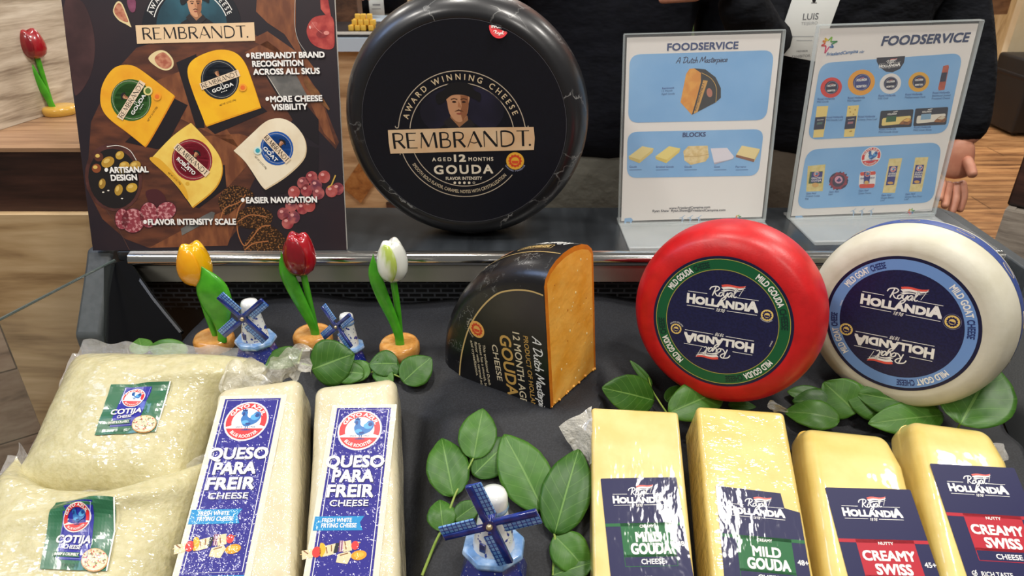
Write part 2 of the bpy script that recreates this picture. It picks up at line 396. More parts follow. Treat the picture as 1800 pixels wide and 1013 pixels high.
def rooster(A, c, r, up, l=3):
    """round red-and-white rooster emblem; up = pixel pointing to the top of the emblem"""
    q = A.cv(c); k = r if isinstance(c, V) else r * A.sc(c); y = (A.cv(up) - q).normalized(); x = V((y.y, -y.x))
    P = lambda a, b: q + x * (a * k) + y * (b * k); rot = math.degrees(math.atan2(y.y, y.x)) - 90
    B1, B2 = mt('#2a6fb5', .35), mt('#1b3f86', .35); RD = mt('#d92b30', .35)
    A.ell(q, k, k, WHITE, l)
    A.ring(q, .66 * k, .92 * k, RD, l + 1, rot - 18, rot + 198)
    seg = [P(.92 * math.cos(R(a)), .92 * math.sin(R(a))) for a in range(203, 338, 6)]
    A.poly(seg, RD, l + 1)
    A.arctext('GAYO AZUL', q, .71 * k, rot + 158, rot + 22, .17 * k, WHITE, l + 2, .03)
    A.arctext('BLUE ROOSTER', q, .84 * k, rot + 222, rot + 318, .15 * k, WHITE, l + 2, .02, inner=True)
    A.poly([P(a, b + .02) for a, b in ROOST], B1, l + 2, True)
    A.poly([P(a, b) for a, b in [(-.26, .52), (-.3, .62), (-.2, .58), (-.16, .67), (-.1, .58), (-.02, .62), (-.06, .5)]], B2, l + 2)
    for e in [(.35, .2, .2, .16), (-.05, -.06, .16, .1)]: A.ell(P(e[0], e[1]), e[2] * k, e[3] * k, mt('#55a6dc', .35), l + 3, rot)
    for e in [(.45, .28, .1, .1), (.1, -.14, .12, .05), (-.18, .36, .06, .1)]: A.ell(P(e[0], e[1]), e[2] * k, e[3] * k, B2, l + 4, rot)
    for d in (-.02, .07): A.stroke([P(.05 + d, -.26), P(.03 + d, -.44)], .035 * k, B2, l + 2)
    A.ell(P(.05, -.45), .24 * k, .03 * k, B2, l + 2, rot)
    A.text('SINCE', P(-.42, -.34), P(-.12, -.34), .09 * k, B2, l + 2); A.text('1955', P(.2, -.34), P(.46, -.34), .09 * k, B2, l + 2)
def portrait(A, c, s, rot=0, coat_='#16151c', back=None, l=3):
    """plain bust of a man in a wide dark hat, s = head height in pixels"""
    q = A.cv(c); k = s * A.sc(c); a = R(rot); x = V((math.cos(a), math.sin(a))); y = V((-x.y, x.x)); P = lambda u, v: q + x * (u * k) + y * (v * k)
    dk = mt(coat_, .5)
    A.poly([P(-1.15, -1.35), P(-.9, -1.0), P(-.45, -.75), P(-.1, -.55), P(.35, -.6), P(.75, -.85), P(1.1, -1.1), P(1.35, -1.35)], dk, l)
    A.poly([P(-.32, -.45), P(-.35, -.78), P(.02, -.98), P(.38, -.8), P(.32, -.45)], mt('#a3714c', .5), l + 1)
    A.poly([P(-.4, .3), P(-.42, 0), P(-.34, -.4), P(-.12, -.66), P(.1, -.68), P(.3, -.42), P(.38, 0), P(.36, .3)], SKIN, l + 2, True)
    A.poly([P(.08, .3), P(.12, -.1), P(.05, -.3), P(.14, -.66), P(.3, -.42), P(.38, 0), P(.36, .3)], mt('#9a6240', .5), l + 3)
    for e in (-.16, .2): A.ell(P(e, .06), .075 * k, .035 * k, mt('#3a2218', .5), l + 4, rot); A.stroke([P(e - .12, .15), P(e, .19), P(e + .12, .15)], .035 * k, mt('#4a2c1c', .5), l + 4)
    A.poly([P(.0, .1), P(-.03, -.12), P(.08, -.16), P(.1, -.1)], mt('#b97c55', .5), l + 4)
    A.poly([P(-.17, -.3), P(0, -.21), P(.2, -.3), P(.0, -.27)], mt('#5a3320', .5), l + 4); A.ell(P(.01, -.38), .1 * k, .03 * k, mt('#9a4a3c', .5), l + 4, rot)
    A.poly([P(-.6, -.72), P(-.35, -.5), P(0, -.9), P(.42, -.55), P(.6, -.8), P(.1, -1.15), P(-.3, -1.05)], mt('#241f22', .5), l + 3)
    A.poly([P(-.80, .0), P(-.82, .32), P(-.52, .5), P(-.36, .72), P(.1, .8), P(.48, .7), P(.6, .5), P(.84, .36), P(.8, .08), P(.6, .18), P(.2, .32), P(-.25, .3), P(-.6, .02)], mt('#0f0e13', .5), l + 4, True)

# ------------------------------------------------------------------ the room and the booth around the counter
def struct(name, mb, m, **k): return tag(mb.build(name, m, **k), kind='structure')
struct('floor', MB().box((-5, -2, -.05), (6.5, 8, 0)), wood('#5a3a24', '#a8764a', '#d09c68', (1.0, 9, 9), 2.2, .42, 'floor_wood', (1.3, .19, .004)))
struct('wall_back', MB().box((-5, 8, 0), (6.5, 8.1, 3.6)), mt('#cfc0a4', .7, n2='#bda98a', nscale=2))
struct('wall_right', MB().box((6.5, 1.5, 0), (6.6, 8, 3.6)), mt('#b9a88c', .7))
struct('wall_left', MB().box((-5.1, 1.5, 0), (-5, 8, 3.6)), mt('#b9a88c', .7))
WHITEWASH = wood('#8d7d6b', '#c2b4a0', '#ded3c1', (2.0, 26, 16), 2.4, .6, 'whitewashed_wood')
LIGHTWOOD = wood('#8d6f4c', '#c2a377', '#d9bd92', (1.1, 13, 9), 2.0, .5, 'light_wood')
BROWNWOOD = wood('#6d4f38', '#9a7657', '#b08c6a', (1.0, 16, 12), 2.2, .45, 'brown_wood')
DARKWOOD = wood('#1c100b', '#37211a', '#4d3026', (1.2, 18, 12), 2.4, .5, 'dark_wood')
GREYWOOD = wood('#6b635a', '#8f867a', '#a59c8f', (3, 22, 22), 3, .6, 'grey_wood')
# shelf unit left of the display case
T = Matrix.Translation((-.94, 1.0, 0)); t = thing('shelf_unit', 'wooden booth shelf with dark brown front band over pale panelling, behind the poster', 'shelf', T)
MB().box((-.42, .02, 1.024), (.35, .62, 1.118)).build('front_band', DARKWOOD, t)
MB().box((-.42, .019, 1.118), (.35, .62, 1.124)).build('shelf_top', BROWNWOOD, t)
MB().box((-.42, .006, 0), (.35, .60, 1.024)).build('lower_panel', LIGHTWOOD, t)
T = Matrix.Translation((-.817, 1.10, 0)) @ Matrix.Rotation(R(-13), 4, 'Z')
tag(MB().box((-.05, 0, 1.1245), (0, .50, 2.1)).build('partition_panel', wood('#8d7d6b', '#c2b4a0', '#ded3c1', (24, 2.0, 22), 2.4, .6, 'whitewashed_wood'), T=T), 'whitewashed wood partition standing behind the leftmost red tulip', 'partition')
T = Matrix.Translation((-.676, .806, 0)) @ Matrix.Rotation(R(33), 4, 'Z'); t = thing('side_cabinet', 'weathered brown plank cabinet corner at the left edge of the photo', 'cabinet', T)
MB().box((-.34, 0, 0), (0, .006, 1.03)).build('plank_body', wood('#6b5040', '#9c7f6a', '#b39a84', (5, 12, 14), 2.4, .6, 'weathered_wood', (2, .11, .0012, (R(90), 0, R(0)))), t)
MB().box((-.34, .006, 0), (-.30, .12, 1.03)).build('side_board', DARKWOOD, t)
# grey wooden stand right of the display case
T = Matrix.Translation((.94, 1.267, 0)) @ Matrix.Rotation(R(-42), 4, 'Z'); t = thing('wood_stand', 'grey wooden stand carrying a dark brown block, at the right edge behind the white wheel', 'stand', T)
MB().box((0, 0, 0), (.6, .014, .928)).box((0, .014, 0), (.014, .45, .928)).box((.014, .014, .90), (.6, .45, .926)).build('stand_body', GREYWOOD, t)
MB().box((-.003, .03, .929), (.6, .4, 1.15)).build('upper_block', DARKWOOD, t, bevel=.003)

# counter behind, with a man serving
T = Matrix.Translation((-.9, 3.15, 0)); t = thing('rear_counter', 'wood fronted counter with pale blue edged top, far behind the big black wheel', 'counter', T)
MB().box((-.9, .05, .0), (1.3, .7, .90)).build('counter_front', wood('#8b6a48', '#b3916a', '#c9aa82', (1, 10, 10), 2, .5, 'counter_wood'), t)
MB().box((-.92, 0, .90), (1.32, .74, .955)).build('counter_top', mt('#b9c9d8', .35), t)
for x in (-.4, .1, .55): MB().prism([(x, .05, .28), (x + .34, .05, .72), (x + .42, .05, .66), (x + .08, .05, .2)], (0, -.02, 0)).build('diagonal_slat', wood('#6a3f1f', '#96602f', '#a8743f', (8, 8, 8), 2, .5, 'amber_wood'), t)
for x in (-.7, -.2, .3, .62): MB().box((x, .03, .02), (x + .2, .05, .2)).build('drawer_front', DARKWOOD, t)
T = Matrix.Translation((-.62, 3.27, .955)); t = thing('serving_tray', 'dark tray edge on the rear counter holding yellow cheese cubes', 'tray', T)
MB().box((-.30, -.1, 0), (.30, .3, .012)).build('tray_base', mt('#2b2a2c', .3), t, bevel=.004)
MB().box((-.30, -.105, .0121), (.30, -.095, .022)).build('tray_rim', mt('#d7d4cc', .3), t)
random.seed(4)
for i in range(22):
    o = MB().rbox((.011, .011, .011), .002, 1, 1).build('cheese_cube', mt('#f0c04a', .5))
    lay = 0 if i < 12 else (1 if i < 19 else 2); k = i if i < 12 else (i - 12 if i < 19 else i - 19)
    o.location = V((-.70 + .027 * (k % 4) + random.uniform(-.003, .003) + lay * .012, 3.28 + .027 * (k // 4) + lay * .008, .9785 + lay * .022)); o.rotation_euler = (0, 0, random.uniform(-.2, .2))
    tag(o, 'small yellow cheese cube heaped on the tray of the rear counter', 'cheese', 'cheese cubes heaped on the rear tray')
tag(MB().box((-.075, -.06, 0), (.075, .06, .15)).build('sample_box', wood('#3a2418', '#5a3a26', '#6d4a32', (4, 10, 10), 3, .5, 'box_wood'), T=Matrix.Translation((-.80, 3.62, .955)), bevel=.004), 'small brown wooden box on the rear counter beside the cheese cubes', 'box')
# far right: leaning display panel and a dark stool; distant shelves
T = Matrix.Translation((3.7, 5.52, 0)) @ Matrix.Rotation(R(14), 4, 'Z'); t = thing('leaning_partition', 'tall cream partition board with brown side standing on the floor at far right', 'partition', T)
MB().box((.0, 0, 0), (.16, .05, 1.9)).build('panel_face', mt('#e6d6b4', .5, n2='#d9c49a', nscale=3), t)
MB().box((.16, .0, 0), (.22, .9, 1.9)).build('panel_side', wood('#9b8058', '#bfa578', '#d0b98f', (10, 10, 1.5), 2, .5, 'panel_wood'), t)
MB().box((-.55, .1, .75), (0, .14, 1.9)).build('panel_back', wood('#4a3020', '#6b4a32', '#7d5a3e', (2, 10, 10), 2, .5, 'panel_dark'), t)
T = Matrix.Translation((3.56, 5.0, 0)); t = thing('equipment_case', 'black equipment case on the wooden floor beside the cream partition at far right', 'case', T); bk = mt('#17171a', .45)
MB().rbox((.3, .2, .25), .02, 2, 1, c=(.3, .2, .27)).build('case_body', bk, t)
MB().rbox((.305, .205, .02), .015, 2, 1, c=(.3, .2, .40)).build('lid_seam', mt('#2a2a2e', .4, metal=.5), t)
MB().tube(catmull([(.2, -.002, .28), (.2, -.04, .27), (.4, -.04, .27), (.4, -.002, .28)], 6), .012, 8).build('handle', mt('#3a3a3e', .4), t)
for x in (.05, .55):
    for y in (.04, .36): MB().ball((x, y, .025), .025, 6).build('caster', bk, t)
T = Matrix.Translation((2.1, 7.2, 0)); t = thing('distant_shelf', 'cream shelving bay with tan posts at the back of the hall', 'shelf', T)
for x in (-.9, -.05, .8): MB().box((x, 0, 0), (x + .1, .4, 2.4)).build('post', mt('#c09a66', .5), t)
for z in (.5, 1.0, 1.5): MB().box((-.8, .02, z), (.8, .38, z + .05)).build('shelf_board', mt('#e9dcc2', .5), t)
T = Matrix.Translation((1.62, 6.6, 0)); t = thing('potted_plant', 'small green plant in a pale pot seen between the two dark shirts', 'plant', T)
MB().lathe([(0, 0), (.16, 0), (.2, .34), (.17, .34), (.16, .3), (0, .3)], 20).build('pot', mt('#e6e0d2', .5), t)
mb = MB(); random.seed(2)
for i in range(60):
    a = random.uniform(0, 6.28); r = random.uniform(0, .2); c = V((r * math.cos(a), r * math.sin(a), random.uniform(.35, .8)))
    d = V((math.cos(a), math.sin(a), random.uniform(.1, .9))).normalized() * .16; s_ = d.cross(V((0, 0, 1))).normalized() * .045
    mb.add([c, c + d * .5 + s_, c + d, c + d * .5 - s_], [(0, 1, 2, 3)])
mb.build('foliage', mt('#3f6b2c', .5), t)

# ------------------------------------------------------------------ people
def skin(nodes, edges, sub=2):
    me = bpy.data.meshes.new('s'); me.from_pydata([n[:3] for n in nodes], edges, []); o = bpy.data.objects.new('s', me); C.objects.link(o)
    o.modifiers.new('k', 'SKIN'); m = o.modifiers.new('u', 'SUBSURF'); m.levels = sub; m.render_levels = sub
    for i, n in enumerate(nodes):
        d = me.skin_vertices[0].data[i]; rx = n[3]; ry = n[4] if len(n) > 4 else rx; d.radius = (rx, ry); d.use_root = (i == 0)
    bpy.context.view_layer.update(); dg = bpy.context.evaluated_depsgraph_get(); r = bpy.data.meshes.new_from_object(o.evaluated_get(dg))
    vs_ = [v.co.copy() for v in r.vertices]; fs = [tuple(p.vertices) for p in r.polygons]
    bpy.data.objects.remove(o); bpy.data.meshes.remove(r); return vs_, fs
FLESH = mt('#c98e74', .5, n2='#b97a62', nscale=30, sss=.1)
def chain(nodes, edges, pts, start=None):
    k = start
    for p in pts:
        nodes.append(tuple(p)); i = len(nodes) - 1
        if k is not None: edges.append((k, i))
        k = i
    return k
def hand(mb, wrist, palm, fingers, thumb, r=.0088):
    """wrist and knuckle-row centre; each finger a list of points starting in the palm"""
    n = []; e = []; chain(n, e, [(*wrist, .026, .02), (*lerp(V(wrist), V(palm), .5), .034, .017), (*palm, .038, .015)])
    mb.add(*skin(n, e))
    for f in fingers + [thumb]:
        n = []; e = []; k = len(f)
        chain(n, e, [(*p, (r * 1.12 if f is not thumb else r * 1.3) * (1 - .09 * i)) for i, p in enumerate(f)]); mb.add(*skin(n, e))
def person(label, base, arms, shirt, trousers, hip=.95, sh=1.44, wide=.2, hands=True, face=1):
    """base = (x, y); arms = two lists of world points shoulder, elbow, wrist"""
    x, y = base; t = thing('person', label, 'person', V((x, y, 0))); W = lambda p: V(p) - V((x, y, 0))
    body = MB(); n = []; e = []
    chain(n, e, [(0, 0, hip, .10, .07), (0, 0, hip + .17, .11, .08), (0, 0, hip + .34, .15, .1), (0, 0, sh - .02, .10, .08), (0, -.01, sh + .09, .055), (0, -.02, sh + .17, .07), (0, -.03, sh + .27, .085, .098), (0, -.02, sh + .36, .05)])
    for s_ in (-1, 1):
        chain(n, e, [(s_ * .09, 0, hip - .1, .085), (s_ * .1, -.01, .5, .058), (s_ * .11, .02, .12, .042), (s_ * .11, 0, .07, .04), (s_ * .12, -.14, .04, .03)], 0)
    for arm in arms:
        A_ = [W(p) for p in arm]; chain(n, e, [(*A_[0], .052), (*lerp(A_[0], A_[1], .5), .046), (*A_[1], .04), (*lerp(A_[1], A_[2], .5), .036), (*A_[2], .027)], 3)
    body.add(*skin(n, e))
    # face
    fy = -.115
    for s_ in (-1, 1): body.ball((s_ * .034, fy, sh + .285), .012, 6); body.ball((s_ * .085, -.02, sh + .26), .026, 6, sq=(.4, .8, 1))
    body.ball((0, fy - .016, sh + .25), .015, 6, sq=(.8, 1, 1.6)); body.ball((0, fy - .002, sh + .2), .022, 6, sq=(1, .4, .35))
    hands(body, W) if callable(hands) else None
    body.build('body', FLESH, t, 60, doubles=False)
    MB().ball((0, -.01, sh + .30), .105, 10, sq=(.92, 1.08, .9)).build('hair', mt('#2a1d16', .7), t)
    n = []; e = []
    chain(n, e, [(0, 0, hip - .06, wide * .86, .128), (0, 0, hip + .1, wide * .82, .122), (0, 0, hip + .28, wide * .9, .125), (0, 0, sh - .1, wide * .86, .115), (0, 0, sh - .01, wide * .5, .075), (0, -.005, sh + .055, .062)])
    for arm in arms:
        A_ = [W(p) for p in arm]; chain(n, e, [(*A_[0], .07), (*lerp(A_[0], A_[1], .5), .062), (*A_[1], .056), (*lerp(A_[1], A_[2], .5), .05), (*A_[2], .042)], 3)
    MB().add(*skin(n, e)).build('sweater', shirt, t, 60, doubles=False)
    n = []; e = []
    chain(n, e, [(0, 0, hip + .09, .15, .105), (0, 0, hip - .06, .15, .112)])
    for s_ in (-1, 1): chain(n, e, [(s_ * .095, 0, hip - .2, .1), (s_ * .1, -.01, .5, .078), (s_ * .11, .01, .1, .07)], 1)
    MB().add(*skin(n, e)).build('trousers', trousers, t, 60, doubles=False)
    for s_ in (-1, 1): MB().ball((s_ * .115, -.06, .046), .06, 8, sq=(.8, 2.2, .75)).build('shoe', mt('#1b1512', .4), t)
    return t
KNIT = mt('#080a12', .9, bump=(14, .5, .012), bstretch=(1, 1, 2.0), n2='#0b0d16', nscale=60, spec=.2)
KNIT2 = mt('#0b0d12', .9, bump=(16, .7, .016), bstretch=(1, 1, 2.0), n2='#101218', nscale=60, spec=.2)
KHAKI = mt('#5f5d54', .8, bump=(26, .5, .01)); KHAKI2 = mt('#4a4034', .85, bump=(26, .4, .01))
# middle person, arms folded
P1x, P1y = .20, 1.52
person('person in a dark navy sweater and khaki trousers, directly behind the big black wheel', (P1x, P1y),
       [[(P1x - .2, P1y, 1.36), (P1x - .27, P1y + .04, 1.12), (P1x - .06, P1y + .19, 1.02)], [(P1x + .2, P1y, 1.36), (P1x + .25, P1y + .03, 1.13), (P1x + .06, P1y + .19, 1.06)]],
       KNIT, KHAKI, hip=.99, wide=.215,
       hands=lambda b, W: [hand(b, W((P1x + s_ * .06, P1y + .19, 1.03)), W((P1x - s_ * .01, P1y + .2, 1.0 + .03 * s_)), [[W((P1x - s_ * .02, P1y + .195, 1.02 + .03 * s_ - i * .018)), W((P1x - s_ * .06, P1y + .2, 1.01 + .03 * s_ - i * .018)), W((P1x - s_ * (.085 - i * .004), P1y + .185, 1.0 + .03 * s_ - i * .018))] for i in range(4)], [W((P1x + s_ * .03, P1y + .2, 1.04)), W((P1x, P1y + .215, 1.06)), W((P1x - s_ * .025, P1y + .215, 1.06))]) for s_ in (-1, 1)])
# right person: left arm hangs at the side, hand behind the deck; other forearm lifted
P2x, P2y = .68, 1.56
Hd = 1.43
def hand2(b, W):
    w = W(at_y(1694, 238, Hd + .004)); f = lambda u, v, y: W(at_y(u, v, y))
    hand(b, w, f(1676, 318, Hd - .01), [[f(1690, 316, Hd), f(1694, 345, Hd - .02), f(1685, 374, Hd - .035)], [f(1680, 320, Hd), f(1680, 350, Hd - .03), f(1671, 378, Hd - .05)],
         [f(1668, 320, Hd), f(1664, 346, Hd - .03), f(1660, 366, Hd - .055)], [f(1658, 316, Hd), f(1652, 338, Hd - .025), f(1650, 352, Hd - .05)]],
         [f(1697, 276, Hd - .01), f(1706, 296, Hd - .035), f(1711, 311, Hd - .055)], .0092)
    rw = W((P2x - .30, P2y - .26, 1.31)); c = rw + V((-.07, -.01, .02))
    hand(b, rw, c, [[c + V((.01, 0, .03 - i * .018)), c + V((-.04, -.01, .03 - i * .019)), c + V((-.07 + i * .004, .015, .028 - i * .02))] for i in range(4)], [rw + V((-.03, -.01, .03)), rw + V((-.06, -.02, .055)), rw + V((-.085, -.02, .06))])
p2 = person('person in a dark sweater, one hand hanging down at the right acrylic sign', (P2x, P2y),
       [[(P2x + .19, P2y, 1.36), tuple(at_y(1702, 128, P2y - .07)), tuple(at_y(1697, 258, Hd + .005))], [(P2x - .19, P2y - .02, 1.36), (P2x - .19, P2y - .14, 1.19), (P2x - .30, P2y - .26, 1.31)]], KNIT2, KHAKI2, hip=.98, wide=.215, hands=hand2)
# name badge on a lanyard (rests on the sweater front)
def lanyard(label, T, strap_pts, art, w=.078, h=.118, swirl=None):
    t = thing('name_badge', label, 'badge', T)
    MB().rbox((w / 2, h / 2, .0012), .001, 1, 1).build('badge_card', mt('#dfe2de', .35, coat=.6), t)
    MB().box((-.006, h / 2 - .004, -.001), (.006, h / 2 + .016, .003)).build('clip', mt('#2b2b2e', .3, metal=.8), t)
    for s_ in (-1, 1): MB().tube([(s_ * .001, h / 2 + .014, .001)] + [T.inverted() @ V(p) + V((s_ * d, 0, 0)) for p, d in strap_pts], .004, 6, flat=.4).build('strap', mt('#20222c', .7), t)
    art(t)
T = frame(tuple(at_y(1420, 40, P2y - .168)), -.12, -.02, -.16)
def art2(t):
    A = Art(T, .0014); g = mt('#6f7174', .5); g2 = mt('#a9acad', .5)
    A.text('LUIS', (1411, 35), (1438, 34), 11, g, 1, .01); A.text('TEIJEIRO', (1408, 44), (1437, 42.5), 5, g2, 1)
    A.stroke([(1387, 64), (1430, 64)], 1.6, g2, 1); A.stroke([(1400, 71), (1428, 71)], 1.6, g2, 1)
    A.text('MEMBER', (1400, 92), (1420, 91), 3, g, 1); A.text('EXHIBITOR', (1392, 102), (1424, 100), 4.5, g, 1)
    A.ell((1431, 1), 3.2, 3.2, INK, 1); A.stroke([(1426, 5), (1436, 5)], 1.2, INK, 1); A.build('badge_print', t)
lanyard('white name badge hanging on the dark sweater between the two acrylic signs', T, [((P2x - .02, P2y - .158, 1.38), .03), ((P2x, P2y - .09, 1.5), .06)], art2, .083, .128)
P0x, P0y = -.72, 4.15
person('person in a dark shirt behind the rear counter, mostly hidden by the big black wheel', (P0x, P0y),
       [[(P0x - .19, P0y, 1.36), (P0x - .27, P0y - .1, 1.12), (P0x - .14, P0y - .3, 1.06)], [(P0x + .19, P0y, 1.36), (P0x + .29, P0y - .1, 1.14), (P0x + .13, P0y - .32, 1.1)]], KNIT, KHAKI, hip=.95,
       hands=lambda b, W: [hand(b, W((P0x + s_ * .13, P0y - .31, 1.08)), W((P0x + s_ * .06, P0y - .34, 1.07)), [[W((P0x + s_ * (.07 - i * .0), P0y - .33 - i * .014, 1.08)), W((P0x + s_ * .03, P0y - .35 - i * .014, 1.065)), W((P0x + s_ * .01, P0y - .35 - i * .014, 1.04))] for i in range(4)], [W((P0x + s_ * .11, P0y - .33, 1.09)), W((P0x + s_ * .09, P0y - .37, 1.09)), W((P0x + s_ * .07, P0y - .385, 1.08))]) for s_ in (-1, 1)])
T = frame((P0x + .01, P0y - .165, .985), 0, 0, 0)
def art0(t):
    A = Art(T, .0014); g = mt('#8a8d90', .5); A.stroke([V((-.02, .01)), V((.02, .01))], .008, g, 1); A.stroke([V((-.025, -.01)), V((.022, -.01))], .004, g, 1); A.build('badge_print', t)
lanyard('small white badge on the dark shirt behind the rear counter', T, [((P0x + .01, P0y - .155, 1.3), .03), ((P0x, P0y - .09, 1.48), .06)], art0)

# ------------------------------------------------------------------ refrigerated display case
CX0, CX1 = -.585, .705; DECK = 1.0; YF, YB = .9215, 1.098
T = Matrix.Translation((.06, .7, 0)); case = thing('display_case', 'open black refrigerated display case with dark deck and chrome rail', 'display case', T)
L_ = lambda p: V(p) - V((.06, .7, 0))
def cpart(name, mb, m, **k):
    mb.v = [p - V((.06, .7, 0)) for p in mb.v]; return mb.build(name, m, case, **k)
BLK = mt('#141517', .4, bump=(300, .05)); PLAS = mt('#44484b', .55, bump=(700, .15, .0006), n2='#3b4043', nscale=120)
cpart('cabinet', MB().box((CX0 + .01, .935, .04), (CX1 - .005, YB, .90)).box((CX0 + .01, .26, .04), (CX1 - .005, .935, .66)), BLK)
cpart('deck', MB().box((-.568, YF + .004, .985), (CX1, YB, DECK)), mt('#24272a', .22, n2='#3a3e42', nscale=5, nstretch=(6, 1, 1), nramp=(.35, .75), spec=.6, bump=(60, .03)), bevel=.002)
prof = [(YF + .006, DECK + .0005), (YF - .004, DECK - .001), (YF - .0085, DECK - .006), (YF - .0095, DECK - .0115), (YF - .0075, DECK - .017), (YF - .001, DECK - .0205), (YF + .006, DECK - .021)]
cpart('chrome_rail', MB().prism([(-.548, y, z) for y, z in prof], (CX1 + .548, 0, 0)), mt('#d6d4cf', .12, metal=1), smooth=60)
cpart('steel_band', MB().prism([(-.548, YF - .007, DECK - .043), (-.548, YF + .012, DECK - .043), (-.548, YF + .012, DECK - .019), (-.548, YF + .001, DECK - .019)], (CX1 + .548, 0, 0)), mt('#b5b0a4', .3, metal=1, bump=(12, .1)))
def brickmat():
    m = bpy.data.materials.new('vent_plastic'); m.use_nodes = True; nt = m.node_tree; b = nt.nodes['Principled BSDF']; Ln = nt.links.new
    tc = nt.nodes.new('ShaderNodeTexCoord'); mp = nt.nodes.new('ShaderNodeMapping'); mp.inputs['Rotation'].default_value = (R(90), 0, 0); Ln(tc.outputs['Object'], mp.inputs[0])
    br = nt.nodes.new('ShaderNodeTexBrick'); br.inputs['Scale'].default_value = 1; br.inputs['Brick Width'].default_value = .0195; br.inputs['Row Height'].default_value = .0078; br.inputs['Mortar Size'].default_value = .0017; br.inputs['Mortar Smooth'].default_value = .2
    br.inputs['Color1'].default_value = lin('#060607'); br.inputs['Color2'].default_value = lin('#060607'); br.inputs['Mortar'].default_value = lin('#3c3f44'); Ln(mp.outputs[0], br.inputs['Vector'])
    bu = nt.nodes.new('ShaderNodeBump'); bu.inputs['Strength'].default_value = .9; bu.inputs['Distance'].default_value = .002; Ln(br.outputs['Fac'], bu.inputs['Height'])
    Ln(br.outputs['Color'], b.inputs['Base Color']); Ln(bu.outputs[0], b.inputs['Normal']); b.inputs['Roughness'].default_value = .4; return m
cpart('vent_grille', MB().box((-.545, YF + .012, .90), (CX1 - .02, YF + .02, DECK - .043)), brickmat())
# end cap left: chamfered top, outer face, black inner wall and the glass pane
cpart('end_cap', MB().prism([(-.617, y, z) for y, z in ((.936, .9985), (1.09, .9985), (1.09, .70), (.853, .70), (.853, .904), (.922, .980))], (.037, 0, 0)), PLAS, bevel=.005)
cpart('tray_wall', MB().prism([(-.583, .912, .985), (-.55, .918, .992), (-.452, .83, .925), (-.44, .80, .90), (-.53, .79, .87), (-.579, .86, .90)], (-.004, 0, -.02)).box((-.581, .30, .70), (-.576, .74, .84)), mt('#060607', .7, spec=.1), bevel=.001)
cpart('tray_wall', MB().prism([(.71, .93, .985), (.695, .93, .985), (.64, .84, .905), (.60, .55, .80), (.62, .38, .72), (.74, .38, .86)], (.004, 0, -.015)), mt('#1b1e20', .45, bump=(500, .2, .0005)), bevel=.001)
cpart('end_cap', MB().prism([(CX1 - .002, 0, DECK), (CX1 + .035, 0, DECK - .012), (CX1 + .06, 0, DECK - .08), (CX1 + .07, 0, .70), (CX1 - .002, 0, .70)], (0, .24, 0), T=Matrix.Translation((0, .86, 0))), PLAS, bevel=.003)
cpart('end_cap', MB().prism([(.70, 0, .93), (.735, 0, .93), (.775, 0, .88), (.775, 0, .55), (.70, 0, .55)], (0, .575, 0), T=Matrix.Translation((0, .28, 0))), PLAS, bevel=.004)
GLASS = mt('#c8d8d2', .02, alpha=.035, spec=.6, name='glass')
cpart('glass_pane', MB().prism([(-.572, .918, .99), (-.572, .60, 1.045), (-.572, .32, 1.05), (-.572, .32, .76), (-.572, .60, .80), (-.572, .90, .90)], (.005, 0, 0)), GLASS, smooth=0)
cpart('glass_edge', MB().tube([(-.5695, .918, .99), (-.5695, .60, 1.045), (-.5695, .32, 1.05)], .0017, 6), mt('#4f5a58', .25))
cpart('glass_frame', MB().tube([(-.5695, .915, .986), (-.575, .905, .93), (-.58, .90, .86)], .004, 6).tube([(-.548, .915, .985), (-.50, .87, .952), (-.452, .83, .922)], .0035, 6), mt('#0c0e0f', .3))

# ------------------------------------------------------------------ black cloth over the tiers
def cloth_z(x, y):
    base = .9245 + (y - .77) * .424
    if y > .74: base = lerp(base, .919, sstep(y, .74, .80))
    base -= .03 * sstep(x, .12, .25) * sstep(y, .64, .70) * (1 - sstep(y, .80, .9) * .5)
    top = (.9215 if y > .66 else .9215 + (y - .66) * .45) - .095 * min(.14, max(0, .04 - x)) * sstep(y, .60, .68)
    top = lerp(top, .905, sstep(y, .74, .80))
    k = sstep(x, -.115, -.078) * (1 - sstep(x, .102, .118)) * (1 - sstep(y, .74, .80))
    z = lerp(base, max(base, top), k)
    w = .004 * noise.noise(V((x * 9, y * 5, 1.3))) + .0026 * noise.noise(V((x * 26 + y * 6, y * 5, 4.1)))
    w += .005 * sstep(y, .70, .80) * noise.noise(V((x * 7 - y * 9, y * 12 + x * 4, 7.7))) - .006 * math.exp(-((x + .085 - .05 * (.68 - y)) / .010) ** 2) * (1 - sstep(y, .66, .74))
    free = 1 if (y > .70 and x < -.08) else .35
    z += w * (1.6 if free == 1 else .8)
    if y > .80: z += .004 * math.sin(x * 15 + y * 20) * sstep(y, .8, .9)
    return z
def cloth_hit(u, v, h=0.0):
    r = ray(u, v); lo, hi = .3, 1.4
    f = lambda d: (CAM + r * d).z - cloth_z((CAM + r * d).x, (CAM + r * d).y) - h
    d = .35
    while d < 1.3 and f(d) > 0: d += .01
    lo, hi = d - .01, d
    for _ in range(20):
        m = (lo + hi) / 2
        if f(m) > 0: lo = m
        else: hi = m
    return CAM + r * hi
CLOTH = mt('#1b1c20', .62, n2='#25272c', nscale=500, nramp=(.45, .6), bump=(900, .12, .0004), spec=.4)
def cloth_pt(s, t_):
    y = lerp(.27, YF + .011, t_); xl = lerp(-.56, -.445, sstep(y, .45, .80)); xr = lerp(.585, .625, sstep(y, .5, .84)); x = lerp(xl, xr, s); return V((x, y, cloth_z(x, y)))
mb = MB().grid(cloth_pt, 190, 90)
o = tag(mb.build('tablecloth', CLOTH, T=None, solid=.002), 'black satin cloth draped over the tiers of the display case under the cheeses', 'cloth')
